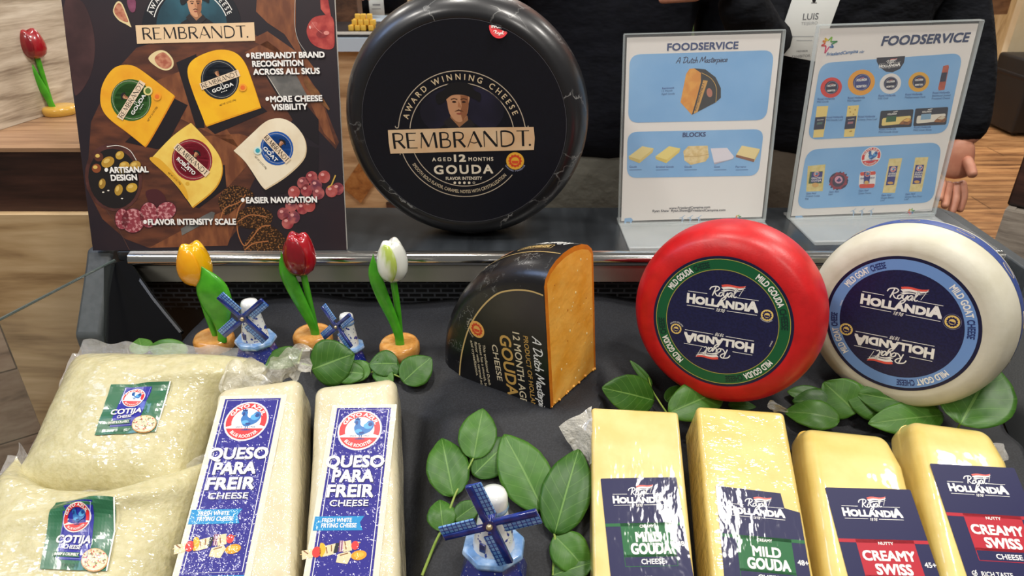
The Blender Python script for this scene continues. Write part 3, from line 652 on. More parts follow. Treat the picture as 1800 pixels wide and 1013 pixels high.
mb = MB(); pts = [V((.092 + .004 * math.sin(i * .4), y, cloth_z(.092 + .004 * math.sin(i * .4), y) + .0016)) for i, y in enumerate([.40 + .26 * j / 26 for j in range(27)])]
mb.tube(pts, .0006, 5).build('hem_stitching', mt('#0c0c0e', .6), o)

# ------------------------------------------------------------------ printed poster board
T = frame((-.4199, .9286, 1.0005), .011, .2734, -.0042); t = thing('poster_board', 'tall dark poster board of cheeses with a white foam edge, at left on the deck', 'poster', T)
MB().box((-.1818, 0, -.006), (.1818, .52, -.0002)).build('foam_board', mt('#d9d6cf', .6), t)
A = Art(T, 0)
PB = lambda h, **k: mt(h, .38, **k)
bgm = PB('#241d24', n2='#2d2126', nscale=8); brd = PB('#4c2c22', n2='#6a3d2a', nscale=26, nstretch=(1, 3, 1)); brd2 = PB('#6b3d28', n2='#8a5434', nscale=30, nstretch=(3, 1, 1)); shd = PB('#1d171c')
A.poly([V((-.1818, 0)), V((.1818, 0)), V((.1818, .52)), V((-.1818, .52))], bgm, 0)
A.poly([(112, 12), (140, 0), (158, 30), (167, 80), (160, 130), (138, 165), (128, 150)], PB('#3b2627', n2='#4a3030', nscale=30), 1, True)
A.poly([(152, 330), (160, 215), (200, 128), (240, 84), (300, 66), (450, 62), (505, 95), (560, 160), (596, 250), (590, 262), (556, 225), (530, 190), (470, 270), (440, 330), (420, 400), (395, 432), (262, 436), (220, 420), (180, 385)], brd, 1)
A.poly([(440, 70), (470, 55), (520, 90), (500, 60), (470, 40), (450, 20), (452, -10), (520, -10), (520, 60), (530, 90), (560, 130), (520, 110)], brd2, 2)
A.poly([(430, 92), (470, 72), (530, 118), (562, 165), (590, 255), (570, 235), (545, 180), (500, 130)], brd2, 2)
A.poly([(262, 436), (320, 405), (395, 370), (425, 360), (400, 432)], brd2, 2)
A.poly([(255, 150), (330, 120), (420, 260), (300, 200)], brd2, 2); A.poly([(350, 240), (420, 235), (470, 250), (400, 330)], brd2, 2)
for p in ([(220, 250), (300, 170), (330, 185), (290, 260), (275, 262)], [(310, 110), (345, 95), (360, 225), (345, 225)], [(362, 222), (458, 185), (470, 196), (378, 236)], [(290, 300), (395, 290), (398, 330), (350, 366), (335, 362)], [(440, 300), (530, 255), (560, 260), (560, 330), (470, 345)],
          [(452, 110), (475, 110), (560, 210), (560, 255), (530, 235)]): A.poly(p, shd, 3)
# round emblem top
for rx_, ry_, cy_, m_, l_ in ((88, 92, 52, PB('#13161f'), 3), (62, 66, 45, PB('#1d3f4c', n2='#2f6272', nscale=14), 4)): A.poly([(337 + rx_ * math.cos(R(a)), cy_ - ry_ * math.sin(R(a))) for a in range(-10, 191, 8)], m_, l_)
c = A.cv((337, 52)); k = A.sc((337, 60))
for r_, a0, a1 in ((82, 158, 24), (68, 162, 20)): A.ring(c, r_ * k - .0006, r_ * k + .0006, WHITE, 5, a1, a0)
A.arctext('AWARD WINNING CHEESE', c, 71.5 * k, 160, 21, 8 * k, WHITE, 5, .01, 1.6)
portrait(A, (343, 8), 31, 0, l=5)
A.poly([(238.5, 44.5), (447, 39.5), (449, 72), (241.5, 77)], PB('#e9c9a0'), 9)
A.strokes_text('REMBRANDT', CONTRAST, (252, 70), (434, 66), 21, INK, 10); A.ell((435.5, 65), 1.6, 1.6, INK, 10)
# figs, plums
FIG = PB('#c9896a', n2='#a85c46', nscale=160); FIGE = PB('#e4cf9c')
A.poly([(199, 20), (205, 4), (214, 5), (223, 25), (229, 42), (231, 48), (222, 43), (208, 35)], FIGE, 4, True); A.poly([(201, 20), (206, 7), (213, 8), (221, 26), (225, 39), (210, 33)], FIG, 5, True)
A.poly([(261, 103), (275, 90), (291, 90), (304, 104), (304, 118), (292, 124), (276, 118)], FIGE, 4, True); A.poly([(272, 103), (280, 94), (290, 93), (301, 105), (301, 116), (291, 121), (278, 115)], FIG, 5, True)
A.poly([(224, 0), (238, 0), (238, 18), (232, 22), (226, 14)], PB('#8a4a66', n2='#6a3048', nscale=60), 4, True)
PLUM = PB('#9c3030', n2='#c2544a', nscale=70); PLUMH = PB('#d98a80')
A.poly([(563, 0), (577, 0), (582, 28), (572, 26), (564, 16)], PLUM, 4); A.poly([(539, 55), (546, 36), (560, 28), (584, 30), (588, 60), (586, 84), (568, 86), (548, 76)], PLUM, 4, True)
A.ell((552, 44), 7, 5, PB('#b84c48', n2='#c96a60', nscale=90), 5, 40); A.ell((566, 60), 10, 7, PB('#7c2428', n2='#9c3c3c', nscale=120), 5); A.stroke([(548, 38), (556, 50), (567, 59)], .7, PLUMH, 6, True); A.ell((574, 58), 5, 3.5, PLUMH, 6); A.ell((545, 48), 1.6, 3, PB('#e8b8b0'), 6, 15)
A.stroke([(519, 0), (518, 40), (524, 70), (538, 92)], .8, PB('#b9b4ac'), 4, True)
# four cheeses with round labels
def soften(p):
    for _ in range(2):
        out = []
        for i in range(len(p)):
            a, b, c = V(p[i - 1]), V(p[i]), V(p[(i + 1) % len(p)])
            if (b - a).angle(c - b) < R(52): out += [tuple(lerp(b, a, .25)), tuple(lerp(b, c, .25))]
            else: out.append(tuple(b))
        p = out
    return p
def small_cheese(poly, col, edge, lab, lc, lr, ang, l, word, side):
    poly = soften(poly); A.poly([(x + 1.5, y + 2) for x, y in poly], PB(edge), l); A.poly(poly, PB(col, n2=edge, nscale=30, nramp=(.45, .9)), l + 1)
    A.ell(lc, lr * .96, lr, PB(lab), l + 2, 20); q = A.cv(lc); kk = A.sc(lc); A.ring(q, (lr - 4.4) * kk, (lr - 3.9) * kk, PB('#cfc7b4'), l + 3)
    A.ell(lc, lr * .8, lr * .8, PB(lab), l + 2)
    a = R(ang); dx, dy = math.cos(a), -math.sin(a); nx, ny = -dy * -1 * -1, dx
    U = (math.sin(a) * -1, -math.cos(a))          # pixel direction 'up' on the label
    pt = lambda x, y: (lc[0] + dx * x + U[0] * y, lc[1] + dy * x + U[1] * y)
    portrait(A, pt(-1, 13), 8.2, ang, l=l + 3)
    A.poly([pt(-lr * 1.03, -6.5), pt(lr * 1.03, -6.5), pt(lr * 1.03, 5.5), pt(-lr * 1.03, 5.5)], PB('#ead2b4'), l + 9)
    A.strokes_text('REMBRANDT', CONTRAST, pt(-lr * .96, -4.6), pt(lr * .98, -4.6), 8.4, INK, l + 10)
    A.text(word, pt(-lr * .55, -18), pt(lr * .55, -18), 6, WHITE, l + 9, .04); A.text('12' if word == 'GOUDA' else '6', pt(-2.5, -11), pt(2.5, -11), 4, WHITE, l + 9)
    for i in range(4): A.ell(pt(-4.5 + 3 * i, -22), .9, .9, WHITE, l + 9)
    A.text('NET WT. 5.3 OZ (150g)', pt(-16, -lr - 9), pt(14, -lr - 9), 3, INK, l + 3)
    if side: A.ell(pt(*side[0]), 7, 7, PB(side[1]), l + 9); A.ell(pt(*side[0]), 4, 4, PB(side[2]), l + 10)
small_cheese([(176, 170), (180, 147), (196, 122), (212, 114), (232, 114), (248, 122), (307, 168), (284, 210), (258, 255), (254, 257), (225, 233), (190, 208), (178, 190)], '#f0b128', '#e08a1c', '#34602a', (231, 176), 37, 58, 6, 'GOUDA', None)
A.ell((261, 160), 8, 8, PB('#e2d28a'), 16); A.ell((261, 160), 5, 5, PB('#5d7a34'), 17); A.ell((277, 170), 7, 7, PB('#f0a02c'), 16); A.ell((277, 170), 4, 4, PB('#e8742a'), 17)
small_cheese([(328, 128), (334, 108), (356, 95), (385, 86), (412, 90), (430, 106), (444, 145), (458, 188), (410, 204), (362, 221), (352, 195), (340, 165)], '#f5ba22', '#e59a1a', '#1d2430', (387, 140), 35, 20, 6, 'GOUDA', ((33, -27), '#f0a030', '#e8702a'))
small_cheese([(336, 216), (345, 225), (378, 260), (391, 285), (390, 310), (376, 335), (338, 364), (330, 352), (304, 317), (264, 281), (298, 244), (318, 228)], '#f2d064', '#d99a2c', '#8c1f30', (338, 281), 37, -42, 6, 'ROBUSTO', None)
A.poly([(264, 281), (304, 317), (330, 352), (326, 330), (300, 298), (278, 278)], PB('#e0a832'), 8, True); A.ell((330, 323), 3.5, 3.5, PB('#d9a83a'), 8)
small_cheese([(411, 265), (440, 238), (464, 215), (480, 208), (500, 208), (520, 220), (535, 240), (539, 262), (533, 282), (500, 312), (466, 332), (460, 328), (436, 290), (424, 276)], '#efe2c6', '#d9c09a', '#1d55a4', (487, 261), 30, -47, 6, 'GOAT', ((-20, -27), '#cfe0d8', '#3aa0b0'))
# olives bowl, salami, bread, grapes, knives
A.ell((200, 312), 50, 60, PB('#5a3430', n2='#442620', nscale=50), 4, 12); A.ell((200, 314), 44, 53, PB('#1f1a1a'), 5, 12)
A.stroke([(188, 258), (208, 256), (228, 264), (240, 282)], 1.2, PB('#e8e2d8'), 6, True)
for x, y, rx, ry, rot, h in [(190, 285, 12, 9, 30, '#b98d34'), (211, 273, 8, 7, 40, '#c29a3a'), (174, 276, 8, 8, 0, '#5a3024'), (170, 296, 8, 8, 0, '#8a4a2a'), (219, 291, 9, 7, 10, '#c79a3c'), (238, 291, 10, 8, 20, '#b9903c'), (180, 323, 9, 6, 80, '#a07a30'), (209, 334, 10, 7, 75, '#b18a34'), (232, 330, 10, 8, 20, '#c79f3a'), (214, 300, 9, 6, 0, '#6a5a24')]:
    A.ell((x, y), rx, ry, PB(h), 7, rot); A.ell((x - 2, y - 2), rx * .5, ry * .4, PB('#dcb862'), 8, rot)
for x, y in [(191, 335), (215, 349), (182, 338), (237, 312)]: A.ell((x, y), 2, 1.2, PB('#e8e0d0'), 9)
SAL = PB('#8f3a44', n2='#c98a8c', nscale=230, nramp=(.5, .58)); SALE = PB('#4a2226')
A.poly([(256, 338), (276, 333), (290, 345), (292, 365), (268, 362)], SALE, 5, True)
for x, y, rx, ry, rot in [(292, 371, 18, 15, 30), (262, 378, 16, 22, 0), (215, 385, 12, 18, 0), (234, 388, 20, 21, 0)]: A.ell((x, y), rx + 1.4, ry + 1.4, SALE, 5, rot); A.ell((x, y), rx, ry, SAL, 6, rot)
KN = PB('#5b5a58', n2='#74716d', nscale=60)
A.poly([(318, 402), (360, 378), (372, 372), (378, 374), (376, 384), (320, 414)], KN, 5); A.poly([(470, 132), (492, 170), (540, 168), (520, 130)], KN, 5); A.stroke([(470, 132), (494, 171)], 1, PB('#d8d2c6'), 6)
A.poly([(535, 135), (560, 160), (580, 192), (578, 194), (548, 168), (534, 145)], PB('#6a4426', n2='#8a5c34', nscale=80), 5)
BREAD = PB('#2c1a10', n2='#a8703c', nscale=420, nramp=(.52, .68)); CR = PB('#a86a40')
for p in ([(384, 352), (402, 328), (432, 330), (446, 345), (420, 362), (396, 378)], [(414, 392), (420, 372), (450, 362), (478, 376), (472, 395), (440, 402)], [(430, 430), (450, 402), (478, 398), (500, 418), (500, 440), (436, 440)]): A.poly(p, BREAD, 5, True)
for p in ([(388, 385), (396, 366), (420, 356), (432, 342)], [(414, 388), (422, 362), (434, 352)], [(416, 392), (420, 415), (430, 432), (442, 420), (458, 400), (476, 396)], [(418, 390), (440, 378), (470, 382)], [(430, 440), (446, 428), (472, 424)]): A.stroke(p, 2, CR, 6, True)
GR = ['#8c2f38', '#a4443f', '#74303c', '#6c3444']
random.seed(7)
for i, (x, y) in enumerate([(548, 312), (570, 311), (533, 322), (556, 326), (539, 335), (517, 338), (560, 340), (512, 362), (532, 366), (544, 362), (498, 376), (517, 382), (506, 392), (583, 336), (594, 332)]):
    A.ell((x, y), 10.5, 11, PB(GR[i % 4], n2='#b4605c', nscale=90), 5 + (i % 2)); A.ell((x - 3, y - 4), 3.2, 2.6, PB('#d99a94'), 7)
A.stroke([(590, 308), (583, 325), (576, 330)], 2.4, PB('#c9a24a'), 8)
A.stroke([(168, 340), (205, 395), (228, 440)], 1, PB('#5a3f38'), 4)
# bullet captions, white with a dark drop outline
for txt, p0, p1 in [('REMBRANDT BRAND', (443, 103), (571, 101)), ('RECOGNITION', (445, 117.5), (533.5, 115.5)), ('ACROSS ALL SKUS', (446.5, 131.5), (562.5, 129.5)), ('MORE CHEESE', (476.5, 179.5), (567, 177.5)), ('VISIBILITY', (479, 193.5), (541, 192)),
                    ('ARTISANAL', (194, 304), (262, 302.5)), ('DESIGN', (197, 317.5), (242, 316.5)), ('EASIER NAVIGATION', (434, 357), (557.5, 355.5)), ('FLAVOR INTENSITY SCALE', (262, 395), (415.5, 394.5))]:
    A.text(txt, (p0[0] + 1, p0[1] + 1.2), (p1[0] + 1, p1[1] + 1.2), 9.8, PB('#2a2226'), 17, .06); A.text(txt, p0, p1, 9.8, PB('#f4f1ec'), 18, .05)
for p in [(436.5, 97.5), (470.5, 174), (188, 298.5), (427.5, 351.5), (256, 390)]: A.ell(p, 3.2, 3.6, PB('#f4f1ec'), 18)
A.build('printed_sheet', t)

# ------------------------------------------------------------------ acrylic sign holders
ACR = mt('#f4f8f8', .03, alpha=.05, spec=.6, name='acrylic'); ACRE = mt('#d9e2e2', .05, alpha=.4, name='acrylic_edge')
PAPER = mt('#eae6e0', .55); SKY = mt('#78aede', .5, n2='#8abbe6', nscale=10); SKYT = mt('#2c4f94', .5); SKYT2 = mt('#3f6a9e', .5)
def sign(label, T, w, h, draw):
    t = thing('sign_holder', label, 'sign', T); hw = w / 2
    MB().box((-hw + .004, .004, -.0006), (hw - .004, h - .004, 0)).build('paper_insert', PAPER, t, smooth=0)
    A = Art(T, .0001); draw(A); A.build('insert_print', t)
    MB().box((-hw, 0, .0032), (hw, h, .0052)).build('front_pane', ACR, t, smooth=0)
    MB().box((-hw, 0, -.0055), (hw, h, -.0035)).build('back_pane', ACR, t, smooth=0)
    e = MB().box((-hw, h, -.0055), (hw, h + .0014, .0052)).box((-hw - .0007, 0, -.0055), (-hw, h, .0052)).box((hw, 0, -.0055), (hw + .0007, h, .0052)).box((-hw, -.003, -.0055), (hw, 0, .0052))
    e.build('edge', ACRE, t, smooth=0)
    Tf = T.inverted() @ Matrix.Translation((T.translation.x, T.translation.y, DECK)) @ Matrix.Rotation(math.atan2(T[1][0], T[0][0]), 4, 'Z')
    MB().box((-hw, -.098, .0006), (hw, .02, .0032)).box((-hw, -.102, .0006), (hw, -.098, .006)).build('foot_plate', mt('#e6ecec', .05, alpha=.22, name='acrylic_foot'), t, T=None, smooth=0).matrix_local = Tf
    return t
def turbines(A, xs, y0, y1):
    for x in xs:
        A.stroke([(x, y0), (x, y1)], 1.6, mt('#a9c3dd', .5), 2)
        for dx, dy in ((5, -4), (-5, 2), (3, 6)): A.stroke([(x, y1), (x + dx, y1 + dy * .9)], 1, mt('#a9c3dd', .5), 2)
def cow(A, x, y, m):
    A.poly([(x - 7, y - 5), (x + 4, y - 6), (x + 8, y - 2), (x + 6, y), (x + 4, y + 5), (x + 2, y + 1), (x - 4, y + 1), (x - 5, y + 5), (x - 8, y + 4)], m, 2)
def star(A, x, y, k):
    cols = ['#e8c81c', '#7cb82c', '#2f8a4a', '#2f6fb0', '#d8386c', '#d83434', '#ee8a20']; ang = [120, 62, 15, -35, -110, 195, 150]
    rr = [1.05, 1.25, 1.5, 1.0, 1.6, 1.15, 1.0]
    n = len(ang); tip = [(x + k * rr[i] * math.cos(R(a)), y - k * rr[i] * math.sin(R(a))) for i, a in enumerate(ang)]
    for i in range(n):
        a0, a1 = ang[i], ang[(i + 1) % n]; d = (a0 - a1) % 360; am = a0 - d / 2; val = (x + k * .5 * math.cos(R(am)), y - k * .5 * math.sin(R(am)))
        A.stroke([tip[i], val], .22 * k, mt(cols[i], .45), 2); A.stroke([val, tip[(i + 1) % n]], .22 * k, mt(cols[(i + 1) % n], .45), 2)
def caption(A, lines, x, y, w, dy=5.2, cap=3.4, slope=-.03):
    for i, s_ in enumerate(lines): A.text(s_, (x - i * .8, y + i * dy), (x - i * .8 + w * len(s_) / 17, y + i * dy + slope * w), cap, SKYT if i < 1 else SKYT2, 2, .01)
def draw1(A):
    A.text('FOODSERVICE', (1173, 89), (1297, 85.5), 12.2, mt('#1f3a72', .5), 2, .04)
    A.rrect([(1107, 96), (1361, 88), (1347, 211), (1104, 216)], .16, SKY, 1); A.rrect([(1103, 232), (1343, 227), (1333, 309), (1102, 313)], .22, SKY, 1)
    A.strokes_text('A Dutch Masterpiece', SCRIPT, (1188, 111.5), (1278, 108.5), 10.5, mt('#1e2c52', .5), 2, .13, .2)
    A.text('BLOCKS', (1200, 241), (1240, 239.8), 7.5, mt('#1f3a72', .5), 2, .05)
    A.poly([(1196, 180), (1199, 165), (1206, 130), (1212, 121), (1222, 120), (1232, 128), (1232, 144), (1224, 175), (1216, 202)], mt('#d98c22', .5, n2='#e6a238', nscale=90), 2)
    A.poly([(1220, 120), (1240, 122), (1258, 136), (1267, 155), (1267, 172), (1258, 180), (1218, 201), (1216, 202), (1224, 175), (1232, 144), (1232, 128)], mt('#1c1a1b', .45), 3)
    A.poly([(1236, 141), (1244, 142), (1226, 197), (1219, 200)], mt('#cf9a44', .5), 4); A.text('REMBRANDT', (1223.5, 195), (1239, 145), 4.5, INK, 5)
    A.ell((1247, 163), 5, 8, mt('#b4705a', .5), 4, 10); A.stroke([(1233, 128), (1250, 138), (1259, 155), (1258, 180)], 1, mt('#c9a04a', .5), 5, True)
    caption(A, ['Rembrandt', '12 Month', 'Aged Gouda'], 1164, 157, 40, 5, 3.4)
    def blk(x, y, top, front, side, d=0):
        A.poly([(x - 22, y + 3), (x + 2, y - 15), (x + 22, y - 11), (x - 2, y + 9)], mt(top, .5), 2); A.poly([(x - 22, y + 3), (x - 2, y + 9), (x - 3, y + 15), (x - 21, y + 8)], mt(front, .5), 2); A.poly([(x - 2, y + 9), (x + 22, y - 11), (x + 20, y - 4), (x - 3, y + 15)], mt(side, .5), 2)
    blk(1127, 272, '#e6d48c', '#cfb866', '#d8c274'); blk(1174, 272, '#ecd87c', '#d8be58', '#e0c868')
    A.poly([(1201, 266), (1210, 257), (1244, 256), (1246, 276), (1240, 284), (1214, 290), (1203, 282)], mt('#e8d29a', .5, n2='#d8ba78', nscale=150), 2); A.stroke([(1203, 275), (1225, 275), (1246, 271)], 1, mt('#c9a866', .5), 3)
    A.poly([(1249, 261), (1278, 260), (1290, 275), (1287, 280), (1255, 286)], mt('#e4dfe6', .5), 2); A.poly([(1255, 286), (1287, 280), (1290, 275), (1290, 278), (1256, 289)], mt('#b8b0be', .5), 3)
    A.poly([(1294, 272), (1304, 256), (1336, 262), (1326, 280)], mt('#ecd896', .5), 2); A.poly([(1294, 272), (1326, 280), (1325, 285), (1293, 276)], mt('#8a5430', .5), 3); A.poly([(1326, 280), (1336, 262), (1334, 268), (1325, 285)], mt('#d8bc6c', .5), 3)
    for s_, x in (('Gouda', 1106), ('Smoked Gouda', 1153), ('Gouda', 1203), ('Goat', 1255), ('Parrano', 1293)): A.text(s_, (x, 295), (x + 2.6 * len(s_), 294.6), 3.4, SKYT, 2, .01); A.stroke([(x, 299), (x + 22, 298.5)], 1, SKYT2, 2)
    A.text('www.FrieslandCampina.com', (1176, 368), (1248, 366), 4, mt('#3a3d48', .5), 2, .02); A.text('Ryan Shaw  Ryan.Shaw@FrieslandCampina.com', (1147, 373), (1275, 371), 4, mt('#3a3d48', .5), 2, .02)
    turbines(A, (1199, 1213, 1228), 393, 382); cow(A, 1105, 389, mt('#8fb8de', .5)); star(A, 1297, 382, 4)
def draw2(A):
    A.text('FOODSERVICE', (1549, 80), (1701, 73), 15.5, mt('#1f3560', .5), 2, .045, shear=.12)
    star(A, 1456, 77, 11); A.text('FrieslandCampina', (1453, 98.5), (1508, 92.5), 5.4, mt('#3d74ad', .5), 2, .03, shear=.15); A.text('nlr', (1511, 93.5), (1519, 92.8), 4.6, mt('#3d74ad', .5), 2, .02)
    A.rrect([(1442, 111), (1693, 93), (1664, 234), (1419, 246)], .15, SKY, 1); A.rrect([(1418, 263), (1656, 250), (1640, 356), (1400, 368)], .2, SKY, 1)
    A.poly([(1541, 101.5), (1591, 98.5), (1589, 110), (1582, 121), (1569, 127), (1557, 126), (1546, 118), (1541, 108)], mt('#16182e', .45), 2); hollandia(A, (1545, 119), (1582, 115.5), 3)
    def whl(x, y, r, rind, lab=NAVYD):
        A.ell((x, y), r * 1.02, r * .92, mt(rind, .5), 2, 30); A.ell((x + r * .03, y - r * .02), r * .66, r * .6, lab, 3, 30); q = A.cv((x + r * .03, y)); kk = A.sc((x, y)); A.ring(q, r * .53 * kk, r * .56 * kk, mt('#8f97b8', .5), 4, n=30)
        A.text('HOLLANDIA', (x - r * .36, y - r * .08), (x + r * .4, y - r * .14), r * .17, WHITE, 4, .04); A.text('HOLLANDIA', (x + r * .36, y + r * .16), (x - r * .36, y + r * .22), r * .17, WHITE, 4, .04)
        A.stroke([(x - r * .1, y - r * .3), (x + r * .2, y - r * .36)], r * .06, mt('#c96a6a', .5), 4)
    whl(1461, 154, 19, '#d8342c'); whl(1514, 145, 24, '#eaa024', mt('#26337a', .45)); whl(1565, 147, 19, '#e6e2dc'); whl(1615, 144, 18.5, '#e2a82a')
    A.poly([(1658, 116), (1667, 114), (1668, 118), (1660, 158), (1650, 159), (1649, 155)], mt('#a8462e', .5, n2='#bf5a3c', nscale=120), 2, False); A.poly([(1655, 128), (1665, 127), (1662, 143), (1652, 144)], NAVYD, 3)
    for ls, x, y in ((('Royal Hollandia', 'Mild Gouda'), 1437, 176), (('Royal Hollandia', 'Mild Maasdam'), 1490, 174), (('Royal Hollandia', 'Mild Goat'), 1544, 170), (('Royal Hollandia', 'Mediterranean Herb'), 1591, 168), (('Royal Hollandia', 'Beechwood Smoked', 'Processed Cheese'), 1639, 165)): caption(A, ls, x, y, 34, 5, 3.6)
    def loaf(x0, y0, x1, y1, lc, holes=False):
        A.poly([(x0, y0), (x0 + 20, y0 - 1), (x1 + 18, y1 - 1), (x1, y1)], mt('#ecd27c', .5), 2); P = lambda s_, t_: (lerp(x0, x1, t_) + 20 * s_, lerp(y0, y1, t_) - s_)
        A.poly([P(-.02, .35), P(.9, .34), P(.88, .74), P(-.04, .75)], NAVYD, 3); A.text('HOLLANDIA', P(.16, .46), P(.74, .45), 2, WHITE, 4); A.poly([P(.2, .52), P(.66, .51), P(.66, .58), P(.18, .59)], mt(lc, .5), 4)
        if holes:
            for s_, t_ in ((.2, .08), (.7, .14), (.3, .2), (.6, .28), (.6, .82), (.5, .83)): A.ell(P(s_, t_), 1.4, 1.2, mt('#b8943a', .5), 4)
    loaf(1436, 187, 1429, 242, '#4a6a5e'); loaf(1490, 186, 1483, 241, '#a86a72', True)
    caption(A, ['Royal Hollandia', 'Mild Gouda Loaf'], 1452, 208, 34, 5, 3.4); caption(A, ['Royal Hollandia', 'Creamy Swiss Loaf'], 1508, 207, 34, 5, 3.4)
    def pack(x, y, win, lab):
        P = lambda a, b: (x + a * 58 - b * 4, y + b * 31 - a * 3)
        A.rrect([P(0, 0), P(1, 0), P(1, 1), P(0, 1)], .1, mt('#151a30', .45), 2); A.rrect([P(.08, .42), P(.95, .36), P(.93, .78), P(.08, .86)], .25, mt(win, .5), 3)
        A.poly([P(.2, .34), P(.5, .32), P(.5, .64), P(.2, .66)], mt(lab, .5), 4); A.text('HOLLANDIA', P(.22, .26), P(.5, .25), 3, WHITE, 4, .03); A.stroke([P(.38, .1), P(.52, .06)], 1, WHITE, 4)
        A.poly([P(.62, .8), P(.7, .62), P(.82, .5), P(.94, .55), P(.98, .68), P(.92, .86), P(.75, .84)], mt('#a5662c', .5, n2='#5a3016', nscale=200), 4, True); A.poly([P(.7, .64), P(.86, .48), P(.95, .6), P(.85, .7)], mt('#e8b45a', .5) if win != '#e6e0d0' else mt('#d8ccb0', .5), 5)
    pack(1548, 195, '#ecd27c', '#1f5c34'); pack(1609, 191, '#e6e0d0', '#7fa8c4')
    caption(A, ['Royal Hollandia', 'Mild Gouda Slices'], 1545, 229, 34, 5, 3.4); caption(A, ['Royal Hollandia', 'Mild Goat Slices'], 1606, 225.5, 34, 5, 3.4)
    rooster(A, (1531, 275.5), 17, (1533, 258), 2)
    def mini(x, y): rooster(A, (x, y), 5, (x + .6, y - 5), 4)
    A.poly([(1420, 292), (1451, 289), (1446, 336), (1417, 337)], mt('#e2d28e', .5, n2='#d4c070', nscale=120), 2); A.poly([(1424, 302), (1446, 301), (1444, 322), (1421, 323)], mt('#2b5a38', .45), 3); A.poly([(1427, 303), (1446, 302), (1444, 320), (1425, 321)], mt('#22247c', .45), 4); mini(1435, 306); A.text('GRATED', (1426, 315), (1444, 314), 3, WHITE, 6, .03); A.text('COTIJA', (1426, 319.5), (1443, 318.5), 3, WHITE, 6, .03); A.ell((1433, 325), 6, 4, mt('#d8a85a', .5), 5)
    q = A.cv((1474, 318)); kk = A.sc((1474, 318)); A.ell((1474, 318), 16.5, 15, mt('#2a1c40', .5), 2); A.ring(q, 10.5 * kk, 14.5 * kk, mt('#8a2038', .5), 3)
    for i in range(16): A.ell(q + V((math.cos(i * .393), math.sin(i * .393))) * 15 * kk, 1.5 * kk, 1.5 * kk, mt('#a8243c', .5) if i % 2 else mt('#2a1c40', .5), 4)
    A.ell((1474, 316), 7, 6.6, mt('#d89ab0', .5), 4); A.poly([(1470, 318), (1475, 312), (1479, 317), (1474, 320)], mt('#3a2a6a', .5), 5)
    A.rrect([(1511, 302), (1540, 300), (1538, 330), (1509, 331)], .3, mt('#eae6e2', .5), 2); A.rrect([(1512, 303), (1539, 301), (1539, 307), (1512, 309)], .4, mt('#d8442c', .5), 3); A.rrect([(1510, 324), (1538, 323), (1536, 330), (1511, 331)], .4, mt('#d8442c', .5), 3)
    A.poly([(1519, 302), (1530, 301), (1528, 322), (1518, 323)], mt('#22247c', .45), 4); mini(1525, 306); A.text('QUESO FRESCO', (1512, 315), (1537, 313.5), 2.6, mt('#22247c', .5), 6, .02); A.ell((1523, 321), 4, 3.4, mt('#d8a85a', .5), 5)
    for x0, x1, h0 in ((1563, 1551, 279), (1609, 1598, 277)):
        A.poly([(x0, h0), (x0 + 23, h0 - 1), (x1 + 22, h0 + 60), (x1, h0 + 60)], mt('#e8d594', .5, n2='#dcc680', nscale=160), 2); P = lambda s_, t_: (lerp(x0, x1, t_) + 23 * s_, h0 + 60 * t_)
        A.poly([P(.12, .22), P(.76, .21), P(.76, .76), P(.14, .78)], mt('#22247c', .45), 3); mini(*P(.46, .31)); 
        for i, s_ in enumerate(('QUESO', 'BLANCO') if x0 < 1600 else ('QUESO', 'PARA', 'FREIR')): A.text(s_, P(.18, .46 + i * .065), P(.74, .455 + i * .065), 2.8, WHITE, 6, .03)
        A.ell(P(.45, .71), 5, 2.4, mt('#d8a04a', .5), 5)
    for ls, x, y in ((('Gayo Azul', 'Grated Cotija', 'Bag'), 1417, 342), (('Gayo Azul', 'Edam'), 1457, 339), (('Gayo Azul', 'Queso Fresco'), 1509, 337), (('Gayo Azul', 'Queso Blanco', 'Loaf'), 1549, 345), (('Gayo Azul', 'Queso Para Freir', 'Loaf'), 1591, 343)): caption(A, ls, x, y, 32, 4.6, 3.2)
    turbines(A, (1500, 1515, 1531), 385, 370); cow(A, 1405, 385, mt('#8fb8de', .5)); star(A, 1601, 372, 5); A.text('FrieslandCampina', (1602, 380), (1631, 378), 2.6, SKYT2, 2)
    A.stroke([(1540, 383), (1570, 381), (1600, 372), (1645, 367)], .7, mt('#b9bec6', .5), 2, True)
S1T = frame((.2803, 1.0294, 1.0035), .0228, .1182, .0227); S2T = frame((.5553, 1.0528, 1.0035), .0385, .0282, .0256)
sign('clear acrylic sign holder whose FOODSERVICE sheet shows one wedge and five cheese blocks', S1T, .228, .278, draw1)
sign('clear acrylic sign holder whose FOODSERVICE sheet shows many round cheeses, at right', S2T, .234, .289, draw2)

